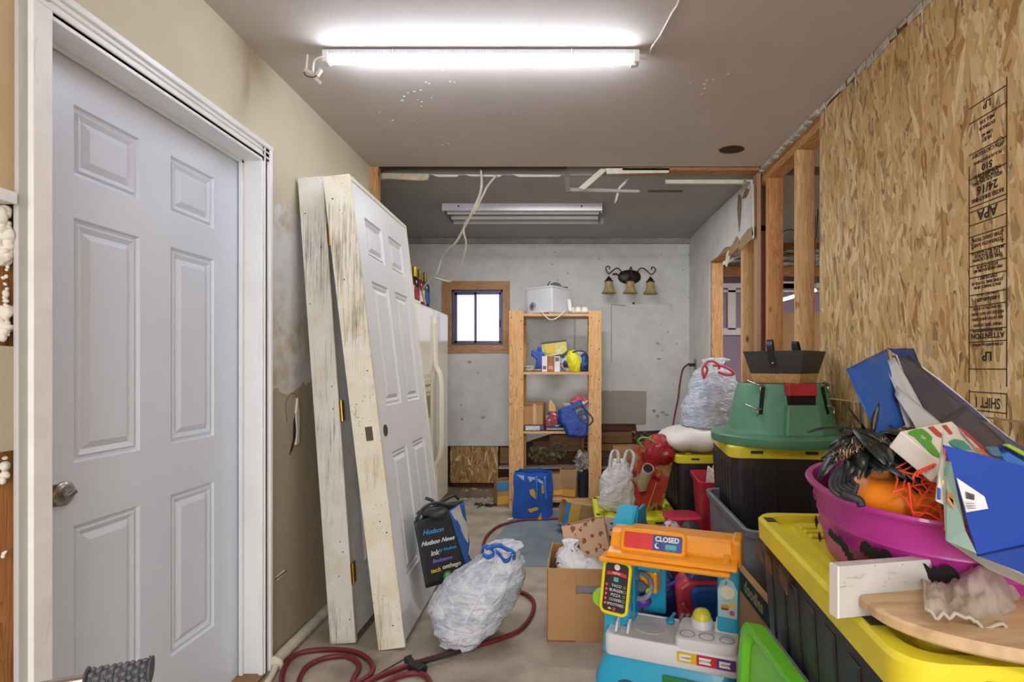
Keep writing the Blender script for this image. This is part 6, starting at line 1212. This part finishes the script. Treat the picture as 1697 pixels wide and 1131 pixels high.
# ================= cardboard box with contents
CB = T(.065, 2.575, 0, -3); cb = thing('open_cardboard_box', 'open brown cardboard box with a hand hole on the floor left of the toy stand', 'box', CB.translation)
w, d, h = .32, .35, .325; hw, hd = w/2, d/2; tk = .006
def panel(nm, fn): b = MB(CB); fn(b); return b.build(nm, m_card, cb, bevel=.001)
hx0, hx1, hz0, hz1 = -.03, .075, .215, .25
panel('front_panel', lambda b: (b.box(-hw, hx0, -hd, -hd+tk, 0, h), b.box(hx1, hw, -hd, -hd+tk, 0, h), b.box(hx0, hx1, -hd, -hd+tk, 0, hz0), b.box(hx0, hx1, -hd, -hd+tk, hz1, h)))
panel('back_panel', lambda b: b.box(-hw, hw, hd-tk, hd, 0, h)); panel('bottom_panel', lambda b: b.box(-hw, hw, -hd, hd, 0, .008))
panel('side_panel', lambda b: b.loft([[(x, y, z) for y, z in ((-hd, 0), (hd, 0), (hd, h + .005), (hd*.5, h + .02), (0, h + .025), (-hd*.6, h + .015), (-hd, h))] for x in (-hw, -hw + tk)])); panel('side_panel', lambda b: b.box(hw-tk, hw, -hd, hd, 0, h))
MB(CB).box(hx0 - .002, hx1 + .002, -hd + .012, -hd + .014, hz0 - .01, hz1 + .01).build('hand_hole_backing', M('8a8a8c', .6, .1), cb)  # grey sheet set behind the hand hole so the opening looks grey
def snow():
    t = NT('snowflake_kraft'); v_ = t.n.new('ShaderNodeTexVoronoi'); v_.inputs['Scale'].default_value = 30; t.link(t.co, v_.inputs['Vector'])
    n = t.noise(30, 3); f = t.math('MULTIPLY', t.math('LESS_THAN', v_.outputs['Distance'], .40), t.ramp(t.math('ADD', n, 0.0), [(.47, 0.0), (.50, 1.0)]))
    t.col(t.mix(f, 'c9a582', '8a4a3c')); t.b.inputs['Roughness'].default_value = .7; t.bump(t.noise(12, 3), .2, .006); return t.m
paperbag('snowflake_bag', 'kraft gift bag with dark red snowflakes tilted in the open cardboard box', T(.115, 2.60, .245, -8, -4, -14), .20, .10, .235, snow(), squash=.55, amp=.006, flare=1.05)
t, _ = trash('white_carrier_bag', 'white plastic carrier bag with dark print in the open cardboard box', T(.0, 2.57, .10), [(.03, 0, .085, .10, 0, 0), (.03, 0, .09, .13, .12, 0), (.025, -.01, .09, .12, .19, 0), (.0, .0, .07, .07, .23, 0), (.0, .0, .03, .03, .27, 0), (.0, .0, .04, .03, .30, 0), (0, 0, .02, .015, .305, 0)], crumple('e8e8ec', 11, .35, 'dadade', .6, '3a3a40'), cr=.014, amp=.03, seed=21)
t2, _ = trash('white_carrier_bag', 'small white plastic bag beside the snowflake gift bag in the cardboard box', T(.09, 2.53, .09), [(0, 0, .06, .07, 0, 0), (.0, 0, .075, .09, .12, 0), (.01, 0, .07, .08, .20, 0), (.0, .0, .03, .03, .235, 0), (0, 0, .01, .01, .24, 0)], m_film2, cr=.016, amp=.03, seed=25)

# ================= white trash bag and black shopping bag
TG = T(0, 0, 0)
t, rr = trash('white_trash_bag', 'full white bin bag with blue drawstrings on the floor by the leaning doors', TG, [(-.48, 2.38, .035, .06, .0, 0), (-.475, 2.40, .10, .12, .03, 0), (-.455, 2.42, .15, .17, .09, 0), (-.435, 2.44, .185, .19, .17, 0), (-.385, 2.44, .172, .18, .26, 0), (-.335, 2.44, .125, .14, .33, 0), (-.305, 2.43, .08, .09, .375, 0), (-.30, 2.43, .07, .08, .40, 0), (-.29, 2.43, .085, .08, .42, 0), (-.29, 2.43, .05, .05, .428, 0)], film('e2e5ec', 'b9bfce'), cr=.011, amp=.022, seed=2)
m_bst = M('2468c8', .4, .08)
for pts in (((800, 912), (806, 905), (815, 907), (822, 916), (812, 922), (803, 918)), ((818, 905), (830, 903), (840, 908), (853, 914), (856, 922), (846, 922), (836, 912)), ((824, 912), (832, 920), (838, 928), (846, 926), (850, 918)), ((808, 908), (822, 903), (835, 903))):
    b = MB(); c_ = cat_rom([P(x, y, 2.36 + .012*i) for i, (x, y) in enumerate(pts)], 4); c_ = [p + Vector((0, -.05, .012)) for p in c_]; b.loft([[p + Vector((0, 0, .010)), p + Vector((0, .004, .0)), p + Vector((0, 0, -.010)), p + Vector((0, -.004, 0))] for p in c_]); b.build('drawstring', m_bst, t, smooth=True)
b = MB(); b.tube([rr[i][int(56*.735)] + Vector((.03*math.sin(i/11), -.002, 0)) for i in range(3, 34)], .004, 5); b.build('bag_seam', M('e8eaf0', .4, .02), t, smooth=True)
bk_ = thing('black_shopping_bag', 'black reusable bag with shop lettering and a blue side, wedged between door and bin bag', 'bag', P(735, 965, 2.62))
BLp, BRp, BRb, BLb = P(706, 975, 2.54), P(777, 955, 2.70), P(783, 935, 2.88), P(722, 950, 2.74)
TLp, TRp, TRb, TLb = P(686, 866, 2.49), P(744, 847, 2.63), P(768, 829, 2.82), P(702, 842, 2.70)
m_bk = M('2b2b2e', .55, .12, 9, bump=.35, bs=16)
def wallq(a, b_, c, d, nm, mat, n=10, amp=.006, seed=0, par=bk_):
    rows = []
    for j in range(n+1):
        v = j/n; rows.append([a.lerp(b_, i/n).lerp(d.lerp(c, i/n), v) + Vector((.4, -1, 0))*amp*nz((i*.6, j*1.4, 0), 1, seed)*math.sin(math.pi*i/n) for i in range(n+1)])
    b = MB(); b.loft(rows, False, False, close=False); return b.build(nm, mat, par, smooth=True, solid=.003)
wallq(BLp, BRp, TRp, TLp, 'front_panel', m_bk, seed=1); wallq(BRp, BRb, TRb, TRp, 'side_panel', M('1f62b8', .5, .08), seed=2, amp=.004); wallq(BLb, BLp, TLp, TLb, 'side_panel', M('24282c', .5, .3, 20), seed=3); wallq(BRb, BLb, TLb, TRb, 'back_panel', m_bk, seed=4); wallq(BLp, BRp, BRb, BLb, 'bottom_panel', m_bk, seed=5, amp=0)
def onside(u, v, o_=.006): p = BRp.lerp(BRb, u).lerp(TRp.lerp(TRb, u), v); return p + Vector((.9, -.3, 0)).normalized()*o_
for pl in (((.04, .98), (.62, .99), (.70, .80), (.92, .66), (.95, .55), (.78, .38), (.66, .40)), ((.55, .24), (.97, .33), (.99, .20), (.97, .02), (.84, .06))):
    b = MB(); b.poly([onside(u, v) for u, v in pl], (-.002, 0, 0)); b.build('white_shape', M('cfcfcb', .5, .06), bk_)
UX = (BRp - BLp).normalized(); UY = ((TLp - BLp) + (TRp - BRp)).normalized()
def onf(u, v, o_=.010): return basis(BLp.lerp(BRp, u).lerp(TLp.lerp(TRp, u), v) - UX.cross(UY).normalized()*(-o_), UX, UY)
for s, sz, u, v, c, sh in (('Hudson', .034, .42, .80, '3f9fd8', .2), ('Hudson News', .030, .48, .64, 'e8e8e8', .3), ('ink', .036, .34, .485, 'e0e0e0', 0), ('by Hudson', .022, .66, .495, '3f8fc0', .2), ('Bookstore', .024, .48, .36, '8a6ad0', .1), ('tech', .030, .27, .23, 'e8c030', 0), ('onthego', .030, .66, .24, 'e6e2d0', 0)): text(s, sz, onf(u, v), M(c, .5, .02), bk_, shear=sh, bold=.0005)
b = MB(onf(.5, .11)); b.lathe([(.022, 0), (.022, .001), (.001, .001)], 24); o = b.build('recycle_badge', M('3a9a3c', .5, .03), bk_); b = MB(onf(.5, .11, .0115)); b.lathe([(.010, 0), (.010, .0008), (.006, .0008), (.006, 0)], 20, cap0=False, cap1=False); b.build('recycle_ring', m_white, o)
b = MB(); b.tube(cat_rom([P(690, 862, 2.5), P(703, 842, 2.52), P(722, 834, 2.6), P(745, 838, 2.66), P(765, 832, 2.75)]), .008, 6); b.build('handle', m_bk, bk_, smooth=True); b = MB(); b.tube(cat_rom([P(705, 826, 2.62), P(716, 830, 2.62), P(722, 838, 2.6), P(735, 830, 2.7), P(752, 822, 2.78), P(760, 828, 2.8)]), .008, 6); b.build('handle', m_bk, bk_, smooth=True)
b = MB(); b.ball(P(722, 850, 2.62), .07, 16, 10, sc=(1, 1.2, .35), amp=.5, fr=12); b.build('dark_contents', M('26272c', .5, .2, 20, bump=.5), bk_, smooth=True)
b = MB(); b.ball(P(694, 857, 2.56), .022, 10, 7, sc=(1, 1, .7), amp=.4, fr=30); b.build('plastic_wrap', M('9fb8c0', .3, .2, 30), bk_, smooth=True)

# ================= white plastic bag, red gift bag, roll, card on the low tote
t, rr = trash('white_carrier_bag', 'white plastic carrier bag with upright handles on the low yellow lid', T(.285, 3.40, .327), [(0, 0, .08, .06, 0, 0), (0, 0, .105, .085, .03, 0), (.0, 0, .10, .085, .12, 0), (.01, 0, .09, .07, .21, 0), (.02, 0, .055, .04, .28, 0), (.02, 0, .04, .03, .31, 0), (.02, 0, .03, .02, .315, 0)], m_film2, cr=.016, amp=.02, seed=12)
for dx in (-.03, .05):
    b = MB(); c_ = cat_rom([(.285 + dx - .012, 3.37, .56), (.285 + dx*1.1, 3.36, .66), (.285 + dx*1.1 + .015, 3.36, .70), (.285 + dx*1.1 + .035, 3.36, .70), (.285 + dx*1.2 + .05, 3.36, .66), (.285 + dx*1.0 + .04, 3.37, .56)], 5)
    b.loft([[p + Vector((.012, 0, 0)), p + Vector((0, -.006, .004)), p + Vector((-.012, 0, 0)), p + Vector((0, .006, -.004))] for p in c_]); b.build('handle', m_film2, t, smooth=True)
m_gift = crumple('b8232e', 9, .3, '9c8a50', .54, '7a1a20', bump=.3, coat=.4)
gf = paperbag('red_gift_bag', 'shiny red and gold Christmas gift bag on the low yellow lid', T(.455, 3.46, .327, 8, 0, 13), .225, .14, .38, m_gift, squash=.35, amp=.012, flare=1.05, handles=None)
b = MB(); b.tube(cat_rom([P(1068, 745, 3.42), P(1058, 730, 3.4), P(1072, 726, 3.4), P(1094, 740, 3.4)]), .006, 6); b.build('green_tie', M('6ab04a', .5, .1), gf, smooth=True)
b = MB(); b.tube([P(1088, 800, 3.33), P(1070, 852, 3.33)], .0025, 5); b.build('gold_ribbon', M('c8c060', .4, .1), gf)
blob('red_wrapping', 'crumpled glossy red wrapping paper bulging from the gift bag', 'wrapping paper', (.555, 3.46, .60), .10, .08, .19, crumple('b01424', 12, .25, '7a0a16', .6, bump=1.0, bs=22, coat=.3), 17, .5, top=.4)
t = thing('wrapping_paper_roll', 'cardboard-cored roll of wrapping paper sticking out of the red gift bag', 'paper roll', P(1072, 778, 3.3)); a_, b2 = P(1074, 777, 3.22), P(1062, 812, 3.45)
MB().cyl(a_, b2, .034, n=24).build('paper', M('c8b8a8', .4, .1, 20), t, smooth='auto'); dd_ = (b2 - a_).normalized(); MB().cyl(a_ - dd_*.002, a_ + dd_*.001, .029, n=24).build('core_edge', m_dark, t); b = MB(); BB = basis(a_ - dd_*.001, Vector((1, 0, 0)), dd_.cross(Vector((1, 0, 0)))); b.lathe([(.034, -.003), (.034, .003), (.028, .003), (.028, -.003)], 24, BB, cap0=False, cap1=False); b.build('white_rim', M('e4ddd4', .5, .03), t, smooth='auto')
quadp_ = [(1003, 857, 3.165), (1025, 859, 3.165), (1027, 890, 3.16), (1005, 888, 3.16)]
t = thing('white_card', 'white card with two dark marks leaning on the low yellow-lidded tote', 'card', P(1014, 888, 3.16)); b = MB(); b.poly([P(*q_) for q_ in quadp_], (0, .004, 0)); b.build('card', M('d8d4cc', .6, .04), t)
for y in (867, 878): b = MB(); b.poly([P(1011, y, 3.16), P(1019, y + .5, 3.16), P(1019, y + 2, 3.16), P(1011, y + 1.5, 3.16)], (0, -.002, 0)); b.build('printed_mark', m_black, t)
paperbag('paper_bag', 'plain kraft bag standing behind the white carrier bag handles', T(.40, 3.66, .327, 4), .22, .10, .36, m_kraft, squash=.4)

# ================= red hose on the floor
m_hose = M('74222f', .5, .15, 5)
hz_ = lambda pts, z=.011: cat_rom([PF(x, y, z) for x, y in pts], 6)
hs_ = thing('red_air_hose', 'dark red rubber hose looping over the concrete floor', 'hose', (-.5, 2.2, 0))
b = MB(); b.tube(hz_([(466, 1145), (468, 1118), (478, 1095), (500, 1082), (540, 1077), (580, 1079), (606, 1090), (618, 1105), (612, 1120), (592, 1132), (560, 1142)]), .0105, 8); b.build('hose_loop', m_hose, hs_, smooth=True)
b = MB(); b.tube(hz_([(494, 1145), (498, 1122), (512, 1103), (540, 1091), (572, 1088), (592, 1098), (594, 1110), (586, 1125), (578, 1145)]), .0105, 8); b.build('hose_loop', m_hose, hs_, smooth=True)
b = MB(); b.tube(hz_([(585, 1146), (618, 1126), (650, 1113), (690, 1099), (740, 1085), (790, 1071), (832, 1058), (862, 1044), (880, 1022), (885, 1002), (878, 990), (862, 982), (835, 985), (812, 970), (800, 930), (801, 905), (808, 888), (828, 872), (862, 863), (900, 861), (935, 860), (975, 866)]), .0105, 8); b.build('hose_run', m_hose, hs_, smooth=True)
b = MB(); b.tube(hz_([(620, 1146), (640, 1132), (665, 1120), (690, 1116), (706, 1122), (714, 1135), (716, 1150)]), .0105, 8); b.build('hose_loop', m_hose, hs_, smooth=True)
hc = thing('hose_coupling', 'black coupling clamped on the red hose in front of the bin bag', 'coupling', PF(692, 1104)); c = PF(692, 1106, .02)
MB(T(c.x, c.y, .002, -35)).box(-.035, .035, -.022, .022, 0, .03).build('coupling_body', m_black, hc, bevel=.006, seg=3); MB(T(c.x - .045, c.y + .045, .002, -55)).box(-.03, .03, -.014, .014, 0, .028).build('coupling_lever', m_black, hc, bevel=.004); b = MB(); b.tube(hz_([(602, 1132), (640, 1110), (668, 1094), (682, 1086)], .004), .0025, 5); b.build('thin_wire', M('4a4038', .6, .1), hc)
b = MB(); b.tube(hz_([(700, 1098), (745, 1085), (790, 1070)], .026), .007, 6); b.build('dark_sleeve', M('2c2426', .5, .1), hc, smooth=True)
t = thing('paper_scrap', 'small white scrap of paper at the foot of the blue tote bag', 'paper', PF(845, 862)); c = PF(845, 862); MB(T(c.x, c.y, .004, 20)).poly([(-.025, -.012, 0), (.02, -.018, .004), (.028, .01, .008), (-.015, .014, .002)], (0, 0, .002)).build('scrap', m_white, t)

# ================= scooter with rubber grip at the bottom left
sk_ = thing('kick_scooter', 'kick scooter handlebar with a black rubber grip at the bottom left', 'scooter', (-.62, .88, 0))
ga_, gb2 = P(142, 1129, .90), P(252, 1109, .94); dg_ = (gb2 - ga_).normalized()
b = MB(); pts = []; rad = []
for i in range(60):
    u = i/59; pts.append(ga_.lerp(gb2, u)); rad.append(.0148 + .0013*math.sin(u*95) + (.006 if u < .05 or u > .94 else 0))
b.tube(pts, .015, 18, radii=rad); b.build('rubber_grip', M('5a5d66', .65, .1, 60, bump=.6, bs=160), sk_, smooth='auto')
b = MB(); 
for i in range(9):
    for k in range(7):
        a = k*2*math.pi/7 + i*.45; u_ = dg_.cross(Vector((0, 0, 1))).normalized(); v_ = dg_.cross(u_); b.ball(ga_.lerp(gb2, .1 + i*.098) + (u_*math.cos(a) + v_*math.sin(a))*.0152, .0045, 7, 5)
b.build('grip_studs', M('666972', .65, .1), sk_, smooth=True, kind='stuff')
be = gb2 + dg_*.03; b = MB(); b.tube([ga_ - dg_*.30, gb2 - dg_*.004], .011, 12); b.build('handlebar', m_chrome, sk_, smooth='auto')
mid = ga_ - dg_*.12; b = MB(); b.tube([mid, (mid.x - .02, mid.y + .02, .12)], .016, 14); b.build('steering_stem', m_chrome, sk_, smooth='auto')
MB(T(mid.x - .02, mid.y - .24, .065, 0)).box(-.05, .05, -.26, .22, 0, .02).build('deck', m_blackp, sk_, bevel=.006)
for yy in (.05, -.55): b = MB(basis((mid.x - .02, mid.y + yy, .05), (0, 1, 0), (0, 0, 1))); b.lathe([(.02, -.014), (.05, -.010), (.05, .010), (.02, .014)], 24); b.build('wheel', m_black, sk_, smooth='auto')
